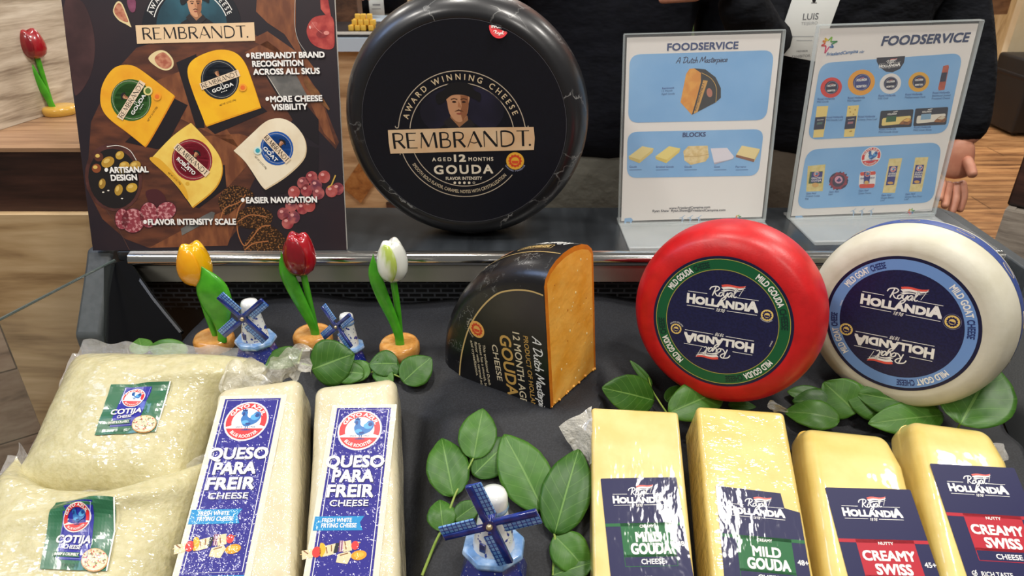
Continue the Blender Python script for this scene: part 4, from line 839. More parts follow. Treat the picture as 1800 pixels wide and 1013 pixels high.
# ------------------------------------------------------------------ big black wheel on the deck
def wheel_mb(prof, n=96):
    mb = MB(); full = prof + [(r, -z) for r, z in reversed(prof[:-1])]; mb.lathe(full, n); return mb
def crack_mat(base, vein, rough, sc, name, coat=.4, patches=True):
    m = bpy.data.materials.new(name); m.use_nodes = True; nt = m.node_tree; b = nt.nodes['Principled BSDF']; Ln = nt.links.new
    tc = nt.nodes.new('ShaderNodeTexCoord'); n1 = nt.nodes.new('ShaderNodeTexNoise'); n1.inputs['Scale'].default_value = sc * 2.2; n1.inputs['Detail'].default_value = 4; Ln(tc.outputs['Object'], n1.inputs['Vector'])
    mx = nt.nodes.new('ShaderNodeMix'); mx.data_type = 'VECTOR'; mx.inputs[0].default_value = .06; Ln(tc.outputs['Object'], mx.inputs[4]); Ln(n1.outputs['Color'], mx.inputs[5])
    vo = nt.nodes.new('ShaderNodeTexVoronoi'); vo.feature = 'DISTANCE_TO_EDGE'; vo.inputs['Scale'].default_value = sc; Ln(mx.outputs[1], vo.inputs['Vector'])
    r = nt.nodes.new('ShaderNodeValToRGB'); r.color_ramp.elements[0].position = .0; r.color_ramp.elements[0].color = (1, 1, 1, 1); r.color_ramp.elements[1].position = .022; r.color_ramp.elements[1].color = (0, 0, 0, 1); Ln(vo.outputs[0], r.inputs[0])
    n2 = nt.nodes.new('ShaderNodeTexNoise'); n2.inputs['Scale'].default_value = sc * .9; n2.inputs['Detail'].default_value = 2; Ln(tc.outputs['Object'], n2.inputs['Vector'])
    r2 = nt.nodes.new('ShaderNodeValToRGB'); r2.color_ramp.elements[0].position = .5; r2.color_ramp.elements[1].position = .62; Ln(n2.outputs['Fac'], r2.inputs[0])
    mu = nt.nodes.new('ShaderNodeMath'); mu.operation = 'MULTIPLY'; Ln(r.outputs[0], mu.inputs[0]); Ln(r2.outputs[0], mu.inputs[1])
    cm = nt.nodes.new('ShaderNodeMix'); cm.data_type = 'RGBA'; Ln(mu.outputs[0], cm.inputs[0]); cm.inputs[6].default_value = lin(base); cm.inputs[7].default_value = lin(vein); Ln(cm.outputs[2], b.inputs['Base Color'])
    bu = nt.nodes.new('ShaderNodeBump'); bu.inputs['Strength'].default_value = .25; bu.inputs['Distance'].default_value = .0015; Ln(n1.outputs['Fac'], bu.inputs['Height']); Ln(bu.outputs[0], b.inputs['Normal'])
    b.inputs['Roughness'].default_value = rough; b.inputs['Coat Weight'].default_value = coat; b.inputs['Coat Roughness'].default_value = .2
    return m
BLACKRIND = crack_mat('#17171a', '#8a8a88', .38, 16, 'black_rind')
T = frame((-.0632, 1.0092, DECK + .1716), -.055, 0, 0); t = thing('black_gouda', 'very large black gouda wheel standing upright on the deck with a dark printed face', 'cheese', T)
wheel_mb([(0, .0490), (.141, .0490), (.1425, .0496), (.150, .0478), (.159, .042), (.1665, .030), (.1702, .016), (.1716, 0)], 128).build('rind', BLACKRIND, t, 60)
A = Art(T, .0493)
LABB = mt('#0b0c16', .45, n2='#0d0f1b', nscale=300, spec=.4)
c = A.cv((812, 239.6)); A.ell(V((0, 0)), .1405, .1405, LABB, 0, n=96); A.ring(V((0, 0)), .1396, .1401, mt('#5a5a60', .4), 1)
k = A.sc((812, 239.6)); LN = mt('#c9b9a2', .4)
for r_, a0, a1 in ((111, 11, 171), (91, 9, 82), (91, 101, 172), (111, 199, 322), (91, 198, 322)): A.ring(c, (r_ - .75) * k, (r_ + .75) * k, LN, 1, a0, a1)
for a, s_ in ((171, 1), (11, -1), (199, 1)):
    p = c + V((math.cos(R(a)), math.sin(R(a)))) * 111 * k; sg = -1 if a == 199 else 1
    A.stroke([p, p + V((-1.5 * s_, -4 * sg)) * k, p + V((-5 * s_, -4 * sg)) * k, p + V((-6 * s_, -1 * sg)) * k], 1.5 * k, LN, 1, True)
A.arctext('AWARD WINNING CHEESE', c, 96.5 * k, 163, 23, 9.5 * k, mt('#e6cfa8', .4), 1, .012, 1.7)
A.arctext('SMOOTH BOLD FLAVOR, CARAMEL NOTES WITH CRYSTALLIZATION', c, 104.5 * k, 210, 318, 6 * k, mt('#d8c6a6', .4), 1, .01, inner=True)
A.ell((812, 196), 74, 46, mt('#131222', .45, n2='#232038', nscale=14), 1)
portrait(A, (806, 182), 47, 0, '#100f14', l=2)
A.poly([(682, 228.5), (810, 224.5), (938, 223), (940, 243), (938.5, 263.5), (810, 266.5), (686.5, 270), (683.5, 250)], mt('#e3b98c', .4, n2='#edcfa8', nscale=20), 8)
A.strokes_text('REMBRANDT', CONTRAST, (692, 261.5), (931.5, 256.5), 27.5, INK, 9); A.ell((931.5, 254.5), 2, 2, INK, 9)
CR_ = mt('#efe2ca', .4)
A.text('AGED', (760, 283.5), (793.5, 283), 6.2, CR_, 1, .03, 1.5); A.text('12', (799, 284), (818.5, 283.8), 11.5, CR_, 1, .06); A.text('MONTHS', (824, 283), (867, 282.5), 6.2, CR_, 1, .03, 1.3)
A.text('GOUDA', (764, 306), (866.5, 304.5), 14.5, CR_, 1, .04, 1.25); A.text('FLAVOR INTENSITY', (784, 316.5), (847.5, 316), 5.4, CR_, 1, .02)
for i in range(4): A.ell((799.5 + 8.4 * i, 321.5), 2.3, 2.4, CR_, 1)
q = A.cv((833, 321.3)); A.ring(q, 1.5 * k, 2.2 * k, CR_, 1, n=20)
badge(A, (905.5, 283), 15.5, '#f6b83c', mt('#e8542c', .4), 2); A.arctext('Gouda Holland', A.cv((905.5, 283)), 19.5 * k, 205, 335, 3.6 * k, mt('#aab0d0', .4), 2, inner=True)
A.build('face_label', t)
ctr = Art(T, .046).plane((877, 47)); rr_ = math.hypot(*ctr); nrm = V((ctr.x / rr_ * .42, ctr.y / rr_ * .42, .9)).normalized()
base = V((ctr.x, ctr.y, .0475 - max(0, rr_ - .1475) * .62)); xx = V((1, 0, 0)); xx = (xx - nrm * xx.dot(nrm)).normalized(); yy = nrm.cross(xx)
A2 = Art(None, 0, .0001); RDS = mt('#d8202c', .35); A2.ell(V((0, 0)), .0125, .0145, RDS, 0, n=40); A2.text('IMPORTED', V((-.0095, -.002)), V((.0095, -.002)), .0042, WHITE, 1, .04); A2.ring(V((0, 0)), .0108, .0112, mt('#f08078', .4), 1)
A2.ell(V((0, .0075)), .004, .0035, mt('#f2c23c', .4), 1); A2.strokes_text('Royal', SCRIPT, V((-.006, -.009)), V((.006, -.009)), .004, WHITE, 1, .14)
A2.build('round_sticker', t, fn=lambda p, dz: base + xx * p.x + yy * p.y + nrm * (.0016 + dz - (p.x ** 2 + p.y ** 2) * 5.0))

# ------------------------------------------------------------------ red and white wheels
def prof_bulge(face, Rr, Tt, b=2.2, n=12):
    return [(0, Tt / 2), (face * .96, Tt / 2)] + [(face + (Rr - face) * (1 - (1 - i / n) ** b) ** (1 / b), Tt / 2 * (1 - i / n)) for i in range(n + 1)]
def hol_wheel(name, label, T, face, Rr, Tt, lab, rind, edge, ringm, textm, g, l0, l1, b0, b1, rots, cword, band=None):
    t = thing(name, label, 'cheese', T)
    wheel_mb(prof_bulge(face, Rr, Tt), 96).build('rind', rind, t, 60)
    if band:
        mb = MB(); b = lambda z: face + (Rr - face) * (1 - abs(z / (Tt / 2)) ** 2.2) ** (1 / 2.2) + .0003
        mb.lathe([(b(z), z) for z in [band[0] + (band[1] - band[0]) * i / 6 for i in range(7)]], 96); mb.build('rim_band', band[2], t, 60)
        for a in range(15, 360, 30):
            z0 = (band[0] + band[1]) / 2; pts = [V((b(z0 + .006 * math.sin(q)) * math.cos(R(a) + .09 * math.cos(q)), b(z0 + .006 * math.sin(q)) * math.sin(R(a) + .09 * math.cos(q)), z0 + .006 * math.sin(q))) * 1.0 for q in [i * PI / 8 for i in range(17)]]
            o_ = MB().tube(pts, .00045, 4).build('band_crest', mt('#a89a78', .5), t)
    A = Art(T, Tt / 2 + .0002); A.ell(V((0, 0)), lab, lab, edge, 0, n=96)
    A.ring(V((0, 0)), lab * .80, lab * .955, ringm, 1); A.ell(V((0, 0)), lab * .80, lab * .80, mt('#17193e', .36, n2='#1c1f4a', nscale=400, nramp=(.45, .55)), 1, n=80)
    if g:
        for r_ in (.80, .955): A.ring(V((0, 0)), lab * r_ - .0004, lab * r_ + .0004, g, 2)
    hollandia(A, l0, l1, 2); hollandia(A, b0, b1, 2)
    for a0, a1 in rots:
        am = a0 + (a1 - a0) * .60; A.arctext(cword, V((0, 0)), lab * .835, a0, am - 1, lab * .085, WHITE, 2, .03); A.arctext('CHEESE', V((0, 0)), lab * .835, am - 3, a1, lab * .085, textm, 2, .03)
    return t, A
T = frame((.2578, .7353, 1.0113), -.4733, .1601, 0)
t, A = hol_wheel('red_gouda', 'red waxed gouda wheel with a green ringed label, in front of the acrylic signs', T, .0823, .1099, .09, .078, mt('#c8181c', .38, n2='#b81418', nscale=60, bump=(420, .2, .0006), spec=.5), NAVYD, mt('#0f5a33', .38), mt('#0a2f28', .4), mt('#a8a04a', .4),
    (1207.9, 531.3), (1331.3, 549.3), (1324.6, 604.9), (1203.7, 584.4), ((156, 110), (65, 7), (-28, -76), (-122, -171)), 'MILD GOUDA')
badge(A, (1348.5, 554.5), 10.5); badge(A, (1188.5, 578), 9.2)
A.arctext('GOUDA HOLLAND', A.cv((1348.5, 554.5)), 13 * A.sc((1348, 554)), 215, 325, 2.4 * A.sc((1348, 554)), WHITE, 2, inner=True); A.arctext('GOUDA HOLLAND', A.cv((1188.5, 578)), 11 * A.sc((1188, 578)), 150, 30, 2.4 * A.sc((1188, 578)), WHITE, 2)
A.text('39002', (1354, 610), (1359, 600), 2.2, WHITE, 2); A.build('face_label', t)
T = frame((.4856, .753, .9986), -.7083, .1149, 0)
t, A = hol_wheel('goat_cheese', 'white goat cheese wheel with a pale blue ringed label and blue rim band', T, .0915, .1135, .10, .0823, mt('#cfcbb9', .55, n2='#c5c0ab', nscale=30, bump=(260, .25, .0006)), NAVYD, mt('#6f96d0', .4), mt('#23346e', .4), None,
    (1513.1, 532.9), (1654.3, 559.8), (1641.9, 614.5), (1503.4, 587.5), ((157, 116), (58, 7), (-32, -77), (-130, -172)), 'MILD GOAT', (-.014, .010, mt('#2c4383', .45, n2='#3a5294', nscale=300)))
badge(A, (1674, 566), 12.5); badge(A, (1487.5, 579), 11); A.ring(A.cv((1674, 566)), 14.5 * A.sc((1674, 566)), 15 * A.sc((1674, 566)), mt('#8c8ca8', .4), 2)
A.text('39002', (1478, 538), (1482, 528), 2.2, WHITE, 2)
A.build('face_label', t)

# ------------------------------------------------------------------ black rind gouda wedge
WO = at_d(968, 718, .8233); T = frame(tuple(WO), -.631, .0055, .0877); RW, TW = .18, .1029
t = thing('cheese_wedge', 'quarter wedge of black rind gouda showing its orange cut face, on the black cloth', 'cheese', T)
pf = [(.0, 0), (.155, 0), (.163, -.003), (.171, -.012), (.1765, -.025), (.1795, -.04), (.18, -.0515)]; pf = pf + [(r, -TW - z) for r, z in reversed(pf[:-1])]
mb = MB().lathe(pf, 28, a0=PI / 2, a1=PI); 
mb.build('rind', crack_mat('#141316', '#a8a8a4', .34, 42, 'wedge_rind'), t, 60)
PASTE = mt('#e29a2c', .42, n2='#f0b856', nscale=34, nramp=(.3, .72), bump=(55, .5, .003), sss=.08, coat=.25, crough=.3); PASTE2 = mt('#c26c12', .45, n2='#d07a18', nscale=60, bump=(90, .3, .002))
mb = MB(); n = len(pf)
ins = []
for r, z in pf: ins.append((max(.001, r - .006 if r > .05 else r), max(-TW + .005, min(-.005, z))))
for ax in (0, 1):
    P3 = (lambda r, z, e=0: V((e, r, z))) if ax == 0 else (lambda r, z, e=0: V((-r, e, z)))
    o_ = [P3(r, z) for r, z in pf]; i_ = [P3(r, z, .0006) for r, z in ins]
    for k_ in range(n - 1): mb.add([o_[k_], o_[k_ + 1], i_[k_ + 1], i_[k_]], [(0, 1, 2, 3)], 1)
    mb.add([o_[0], o_[-1], i_[-1], i_[0]], [(0, 1, 2, 3)], 1)
    mb.add(i_, [tuple(range(n))], 0)
random.seed(11)
for i in range(46):
    y, z = random.uniform(.01, .165), random.uniform(-TW + .008, -.008)
    mb.ball((.0004, y, z), random.choice([.0005, .0007, .001, .0013]), 4, 2 if random.random() < .75 else 3, sq=(.5, random.uniform(.8, 1.8), 1))
for i in range(14):   # crumbs on the lower edge
    z = random.uniform(-TW, 0); mb.ball((.001, .001 + random.random() * .003, z), random.uniform(.0008, .002), 4, 0)
mb.build('paste', [PASTE, PASTE2, mt('#f0dca0', .5), mt('#b87416', .5)], t, 30)
A = Art(T, .0003); ZW = lambda x, y: (790 + x / 3.267, 420 + y / 3.267)
WB = mt('#100f11', .3, n2='#161517', nscale=60, coat=.3, crough=.25, cbump=(60, .3))
arc = [(955, 519.5), (930, 511.5), (900, 510.5), (872, 518), (845, 543), (824, 578), (812, 620), (808, 655), (809, 668)]
A.poly(arc + [(968, 716), (956, 519.5)], WB, 0)
WG = mt('#d9b978', .4); A.stroke(arc, 2.6, WG, 1, True)
TX = mt('#e8d8b4', .42); TG = mt('#d3a758', .42)
A.strokes_text('A Dutch Masterpiece', SCRIPT, ZW(474, 560), ZW(521, 1012), 15, WHITE, 2, .12, .15)
A.text('PRODUCT OF HOLLAND', ZW(424, 556), ZW(476, 988), 7.6, TG, 2, .01); A.text('12 MONTH AGED', ZW(362, 533), ZW(414, 975), 11.5, TX, 2, .015)
A.text('GOUDA', ZW(287, 549), ZW(337, 893), 18, TG, 2, .028); A.text('CHEESE', ZW(243, 605), ZW(277, 811), 8.6, TX, 2, .015)
for s_, a, b in (('This traditional Dutch', (190, 607), (226, 838)), ('cheese has a smooth, bold', (166, 598), (208, 868)), ('flavor with caramel notes', (143, 590), (186, 868)), ('and crystallization.', (120, 583), (155, 786))): A.text(s_, ZW(*a), ZW(*b), 4.2, TX, 2, .008)
badge(A, ZW(158, 520), 13, '#f2b45c', mt('#e0502c', .4), 2); A.arctext('Gouda Holland', A.cv(ZW(158, 520)), 15 * A.sc(ZW(158, 520)), 240, 120, 2.6 * A.sc(ZW(158, 520)), TX, 2)
A.build('face_print', t)
def rim(p, dz):
    a = PI / 2 + p.x / RW; z = p.y; r = None
    for (r0, z0), (r1, z1) in zip(pf, pf[1:]):
        if z1 <= z <= z0: r = lerp(r0, r1, (z0 - z) / (z0 - z1 + 1e-9)); break
    r = (r if r else RW) + .0005 + dz; return V((r * math.cos(a), r * math.sin(a), z))
A = Art(None, 0)
for z in (-.037, -.084): A.stroke([V((.002 + .26 * i / 60, z)) for i in range(61)], .0009, WG, 1)
A.strokes_text('A Dutch Masterpiece', SCRIPT, V((.008, -.074)), V((.072, -.074)), .013, WHITE, 1, .13, .2)
for q in ([V((.022, -.047)), V((.07, -.047))], [V((.022, -.057)), V((.07, -.057))]): A.stroke([lerp(q[0], q[1], i / 10) for i in range(11)], .0006, WG, 1)
for x in (.022, .07): A.stroke([V((x, -.047)), V((x, -.057))], .0006, WG, 1)
A.text('REMBRANDT', V((.026, -.0555)), V((.066, -.0555)), .006, WG, 1, .02); A.ell(V((.094, -.055)), .009, .009, mt('#e8a06a', .4), 1)
A.build('rim_print', t, fn=rim)

# ------------------------------------------------------------------ wrapped loaves on the slope
SL = math.atan(.424); PX, PU, PN = V((1, 0, 0)), V((0, math.cos(SL), math.sin(SL))), V((0, -math.sin(SL), math.cos(SL)))
def slope(x, y, h=0): return V((0, .77, .9245)) + PX * x + PU * y + PN * h
def film(hexa, n2, sc=26, st=.5, cst=(1, .4, 1), rough=.4, nscale=30, fine=None):
    return mt(hexa, rough, n2=n2, nscale=nscale, bump=fine or (180, .12, .0008), coat=.9, crough=.07, cbump=(sc, st, .004), cstretch=cst, sss=.06)
FLAP = mt('#e9e6df', .06, alpha=.3, coat=1, crough=.04, bump=(85, 1.0, .006), cbump=(120, 1.0, .005), name='clear_film')
FLAPW = mt('#f2eee0', .1, alpha=.5, coat=1, bump=(90, 1.0, .006), name='crumpled_film')
def crumple(name, fn, nu, nv, parent, amp=.004, sc=60, seed=0, mat=None):
    mb = MB(); mb.grid(lambda s, t_: (lambda p: p + V((noise.noise(p * sc + V((seed, 0, 0))), noise.noise(p * sc + V((0, seed, 7))), noise.noise(p * sc + V((3, 0, seed))))) * amp)(V(fn(s, t_))), nu, nv)
    return mb.build(name, mat or FLAP, parent, 70)
def loaf(label, x, y, roll, w, Ln, th, r, mat, k=3, warp=None, group=None):
    ax = PU * math.cos(roll) - PX * math.sin(roll); c = slope(x, y) - ax * (Ln / 2) + PN * .0005
    T = frame(tuple(c), 0, PI / 2 - SL, roll); t = thing('cheese_loaf', label, 'cheese', T)
    MB().rbox((w / 2, Ln / 2, th / 2), r, k, 7, warp=warp, c=(0, 0, th / 2)).build('wrapped_block', mat, t, 50)
    return t, T
YEL = film('#e6cf86', '#dcc272', 40, .6, (1.6, .35, 1)); YEL2 = film('#e8cf7c', '#dfc46c', 26, .5, (.8, .8, 1)); YELT = film('#e5cb78', '#dbbf66', 60, .9, (.5, 1.3, 1))
random.seed(3)
def wob(a, s_): return lambda p: p + V((noise.noise(p * s_), noise.noise(p * s_ + V((5, 1, 2))), noise.noise(p * s_ + V((2, 8, 1))))) * a
def endslope(d, th):
    def f(p):
        k = sstep(p.y, .09, .14); return V((p.x * (1 - .08 * k), p.y - .012 * k * (p.z > 0) * (p.z / (th / 2)), p.z - d * k * (p.z > 0)))
    return f
b1, T1 = loaf('yellow mild gouda loaf, leftmost of the four, with clear film tail at its corner', .1364, -.1175, -.06, .0965, .29, .07, .0045, YEL)
b2, T2 = loaf('yellow mild gouda loaf with wrinkled film top and a notched label corner', .2539, -.1165, -.08, .097, .29, .07, .006, YELT)
b3, T3 = loaf('yellow creamy swiss loaf with rounded shoulders, next to the mild gouda loaves', .3714, -.128, -.118, .1, .29, .068, .013, YEL2, 4, endslope(.008, .068))
b4, T4 = loaf('yellow creamy swiss loaf at the right end of the row, with bright film highlights', .4874, -.122, -.155, .095, .29, .07, .014, YEL2, 4, endslope(.006, .07))
WHT = film('#dcd2b2', '#d2c6a0', 75, 1.0, (1, 1, 1), fine=(90, .35, .002))
w1, TW1 = loaf('white frying cheese loaf beside the bags, with crumpled clear film at its back end', -.2895, -.081, .155, .0945, .30, .07, .013, WHT, 4, wob(.0016, 40))
w2, TW2 = loaf('white frying cheese loaf next to the front windmill, with sparkling wrinkled label film', -.1797, -.079, .12, .092, .30, .07, .013, WHT, 4, wob(.0016, 38))
def affine(src, dst):
    """map 2D triangle src to dst"""
    a, b, c = src; u, v = b - a, c - a; D = u.x * v.y - u.y * v.x; a2, b2, c2 = dst; U, W_ = b2 - a2, c2 - a2
    def f(p):
        q = p - a; s_ = (q.x * v.y - q.y * v.x) / D; t_ = (u.x * q.y - u.y * q.x) / D; return a2 + U * s_ + W_ * t_
    return f
ZB = lambda x, y: (1000 + x * .309, 700 + y * .309)
def lab_frame(T, z, tl, tr):
    A = Art(T, z); p = A.plane(tl); q = A.plane(tr); d = q - p; return p, q, p + V((d.y, -d.x))
# label film: glossy print under wrinkled film
def LB(h): return mt(h, .45, spec=.3, coat=.5, crough=.06, cbump=(42, .3, .003), cstretch=(1.2, .6, 1))
ref = Art(T1, .0706)
SRC = lab_frame(T1, .0706, ZB(180, 458), ZB(610, 450))
def hol_label(t, T, z, tl, tr, kind, torn=False):
    dst = lab_frame(T, z, tl, tr); af = affine(SRC, dst); A = Art(T, z, cvf=lambda p: af(ref.plane(p))); Z = ZB
    w = (SRC[1] - SRC[0]).length; X_ = (SRC[1] - SRC[0]).normalized(); D_ = V((X_.y, -X_.x)); P = lambda x, y: af(SRC[0] + X_ * (x * w) + D_ * (y * w))
    nv, cl, wh = LB('#0f1147'), (LB('#0c6230') if kind == 'MILD' else LB('#b4162c')), LB('#f4f2ec')
    if torn: A.poly([P(0, 0), P(.80, .03), P(.82, .22), P(1.0, .26), P(1.0, 1.9), P(0, 1.9)], nv, 0)
    else: A.rrect([P(0, 0), P(1, 0), P(1, 1.9), P(0, 1.9)], .02, nv, 0)
    hollandia(A, Z(254, 598), Z(550, 594), 2)
    yb = .62
    A.poly([P(0, .605), P(1, .605), P(1, .645), P(0, .645)], cl, 1); A.poly([P(.19, .605), P(.84, .605), P(.84, 1.03), P(.19, 1.03)], cl, 1)
    A.rrect([P(.19, 1.0), P(.84, 1.0), P(.84, 1.145), P(.19, 1.145)], .1, cl, 1); A.rrect([P(.197, 1.03), P(.833, 1.03), P(.833, 1.138), P(.197, 1.138)], .1, nv, 2)
    ws = [('CREAMY', .43, .61, .665, .035), ('MILD', .365, .69, .84, .115), ('GOUDA', .29, .78, .99, .125), ('CHEESE', .395, .68, 1.115, .06), ('48+', .875, 1.0, .905, .06)] if kind == 'MILD' else [('NUTTY', .435, .60, .665, .035), ('CREAMY', .225, .80, .84, .115), ('SWISS', .33, .72, .99, .12), ('CHEESE', .395, .68, 1.115, .06), ('45+', .875, 1.0, .905, .06)]
    for s_, x0, x1, y, c_ in ws:
        A.text(s_, P(x0, y), P(x1, y), c_ * w, wh, 3, .05 if c_ > .1 else .03)
    for i, (s_, x1) in enumerate((('RICH TASTE', .50), ('CONVENIENT TO USE', .76), ('EASY TO GRATE & SLICE', .80), ('PERFECT MELTING PROPERTIES', 1.0))):
        y = 1.315 + .105 * i; A.text(s_, P(.165, y), P(x1, y), .056 * w, wh, 3, .018); A.ring(P(.09, y - .027), .024 * w, .032 * w, wh, 3, n=24)
        A.stroke([P(.075, y - .03), P(.088, y - .012), P(.115, y - .062)], .011 * w, wh, 3)
    o = A.build('printed_label', t); return o
hol_label(b1, T1, .0706, (1055.6, 841.5), (1188.5, 839), 'MILD')
hol_label(b2, T2, .0706, (1258, 854), (1400, 866), 'MILD', True)
hol_label(b3, T3, .0686, (1450, 857), (1600, 861), 'SWISS')
hol_label(b4, T4, .0706, (1634, 815), (1783, 823), 'SWISS')
crumple('film_tail', lambda s, t_: (-.047 - .036 * s * (1 - .9 * t_), .145 - .065 * t_ - .020 * s * (1 - t_), .069 - .010 * s - .03 * t_ * s), 12, 12, b1, .003, 70, 2, FLAPW)
crumple('film_tail', lambda s, t_: (.032 + .018 * s, .146 + .008 * t_ * (1 - s), .066 + .010 * t_), 8, 6, b2, .005, 110, 5)
crumple('film_tail', lambda s, t_: (.047 + .010 * s, .105 + .02 * t_, .05 + .005 * s), 6, 6, b4, .004, 110, 9)
crumple('film_tail', lambda s, t_: (-.045 + .105 * s, .148 + .022 * t_ + .006 * math.sin(s * 9), .060 + .028 * t_ * (.4 + s) + .004 * math.sin(s * 22)), 40, 8, w1, .010, 75, 3, FLAPW)
# white loaf labels
ZWT = lambda x, y: (330 + x * .388, 620 + y * .388); Z6 = lambda x, y: (340 + x * .161, 850 + y * .161)
refw = Art(TW1, .0706); SRCW = lab_frame(TW1, .0706, ZWT(170, 212), ZWT(423, 207))
def LW(h): return mt(h, .45, spec=.3, coat=.65, crough=.05, cbump=(110, .6, .003))
def queso_label(t, T, tl, tr):
    z = .0706; dst = lab_frame(T, z, tl, tr); af = affine(SRCW, dst); A = Art(T, z, cvf=lambda p: af(refw.plane(p))); Z = ZWT
    w = (SRCW[1] - SRCW[0]).length; X_ = (SRCW[1] - SRCW[0]).normalized(); D_ = V((X_.y, -X_.x)); P = lambda x, y: af(SRCW[0] + X_ * (x * w) + D_ * (y * w))
    nv, wh, cy = LW('#241f86'), LW('#f1efe9'), LW('#1a8cc8'); dk = LW('#191754')
    A.rrect([P(-.1, -.07), P(1.1, -.07), P(1.1, 4.2), P(-.1, 4.2)], .02, LW('#e6dfc8'), 0); A.poly([P(0, 0), P(1, 0), P(1, 3.1), P(0, 3.1)], nv, 1); A.poly([P(0, 3.1), P(1, 3.1), P(1, 4.2), P(0, 4.2)], cy, 1)
    A.stroke([P(.045, .035), P(.955, .035), P(.955, 3.05), P(.045, 3.05)], .012 * w, wh, 2, closed=True)
    rooster(A, P(.475, .455), .385 * w, P(.475, 0), 3)
    def word(s_, x0, x1, y, c_, b): A.text(s_, P(x0 + .012, y + .012), P(x1 + .012, y + .012), c_ * w, dk, 3, b + .01); A.text(s_, P(x0, y), P(x1, y), c_ * w, wh, 4, b)
    word('QUESO', -.03, .97, 1.17, .20, .045); word('PARA', .12, .82, 1.44, .20, .05); word('FREIR', .07, .85, 1.71, .20, .05); word('CHEESE', .14, .79, 1.875, .10, .02)
    A.poly([P(-.07, 2.05), P(.75, 2.05), P(.69, 2.16), P(.75, 2.29), P(-.07, 2.29)], cy, 3)
    A.text('FRESH WHITE', P(.06, 2.15), P(.55, 2.15), .065 * w, wh, 4, .03); A.text('FRYING CHEESE', P(.06, 2.24), P(.64, 2.24), .065 * w, wh, 4, .03)
    # skewer of cheese and vegetables
    Q = lambda x, y: P((x - 230) / 620, 2.30 + (y - 350) / 470 * .68)
    ck = LW('#e2cfa6'); gr = LW('#8a5a34')
    A.stroke([Q(100, 612), Q(690, 480)], .012 * w, LW('#c9a468'), 3)
    for q in ([(110, 570), (215, 550), (235, 640), (130, 670)], [(330, 520), (440, 490), (440, 610), (330, 640)], [(510, 470), (590, 455), (615, 570), (530, 590)], [(478, 610), (590, 580), (620, 620), (585, 720), (470, 700)]): A.poly([Q(*p) for p in q], ck, 4)
    for q in ([(130, 570), (180, 605)], [(350, 530), (370, 600)], [(400, 510), (410, 580)], [(530, 470), (555, 560)], [(500, 625), (580, 600)]): A.stroke([Q(*p) for p in q], .016 * w, gr, 5)
    A.ell(Q(262, 585), .07 * w, .085 * w, LW('#d83a34'), 5); A.ell(Q(640, 515), .06 * w, .07 * w, LW('#dc3c3c'), 5); A.stroke([Q(655, 480), Q(690, 485)], .012 * w, LW('#c9a468'), 5)
    A.poly([Q(285, 490), Q(330, 500), Q(350, 570), Q(320, 640), Q(295, 600)], LW('#eab02c'), 5, True); A.poly([Q(440, 490), Q(475, 485), Q(470, 590), Q(430, 600)], LW('#23252a'), 5)
    for i, h in enumerate(('#8a4a6a', '#e2c6cc', '#8a4a6a', '#d8b4bc')): A.stroke([Q(480 + i * 11, 460), Q(486 + i * 11, 585)], .014 * w, LW(h), 5)
    A.ell(Q(690, 625), .12 * w, .075 * w, LW('#e29a24'), 5); A.ell(Q(690, 622), .08 * w, .04 * w, LW('#f0b440'), 6)
    A.rrect([P(.22, 3.18), P(.75, 3.18), P(.75, 3.4), P(.22, 3.4)], .3, LW('#b04a7a'), 3)
    A.build('printed_label', t)
queso_label(w1, TW1, (396, 702), (494, 700)); queso_label(w2, TW2, (592.7, 717.8), (687.7, 717))

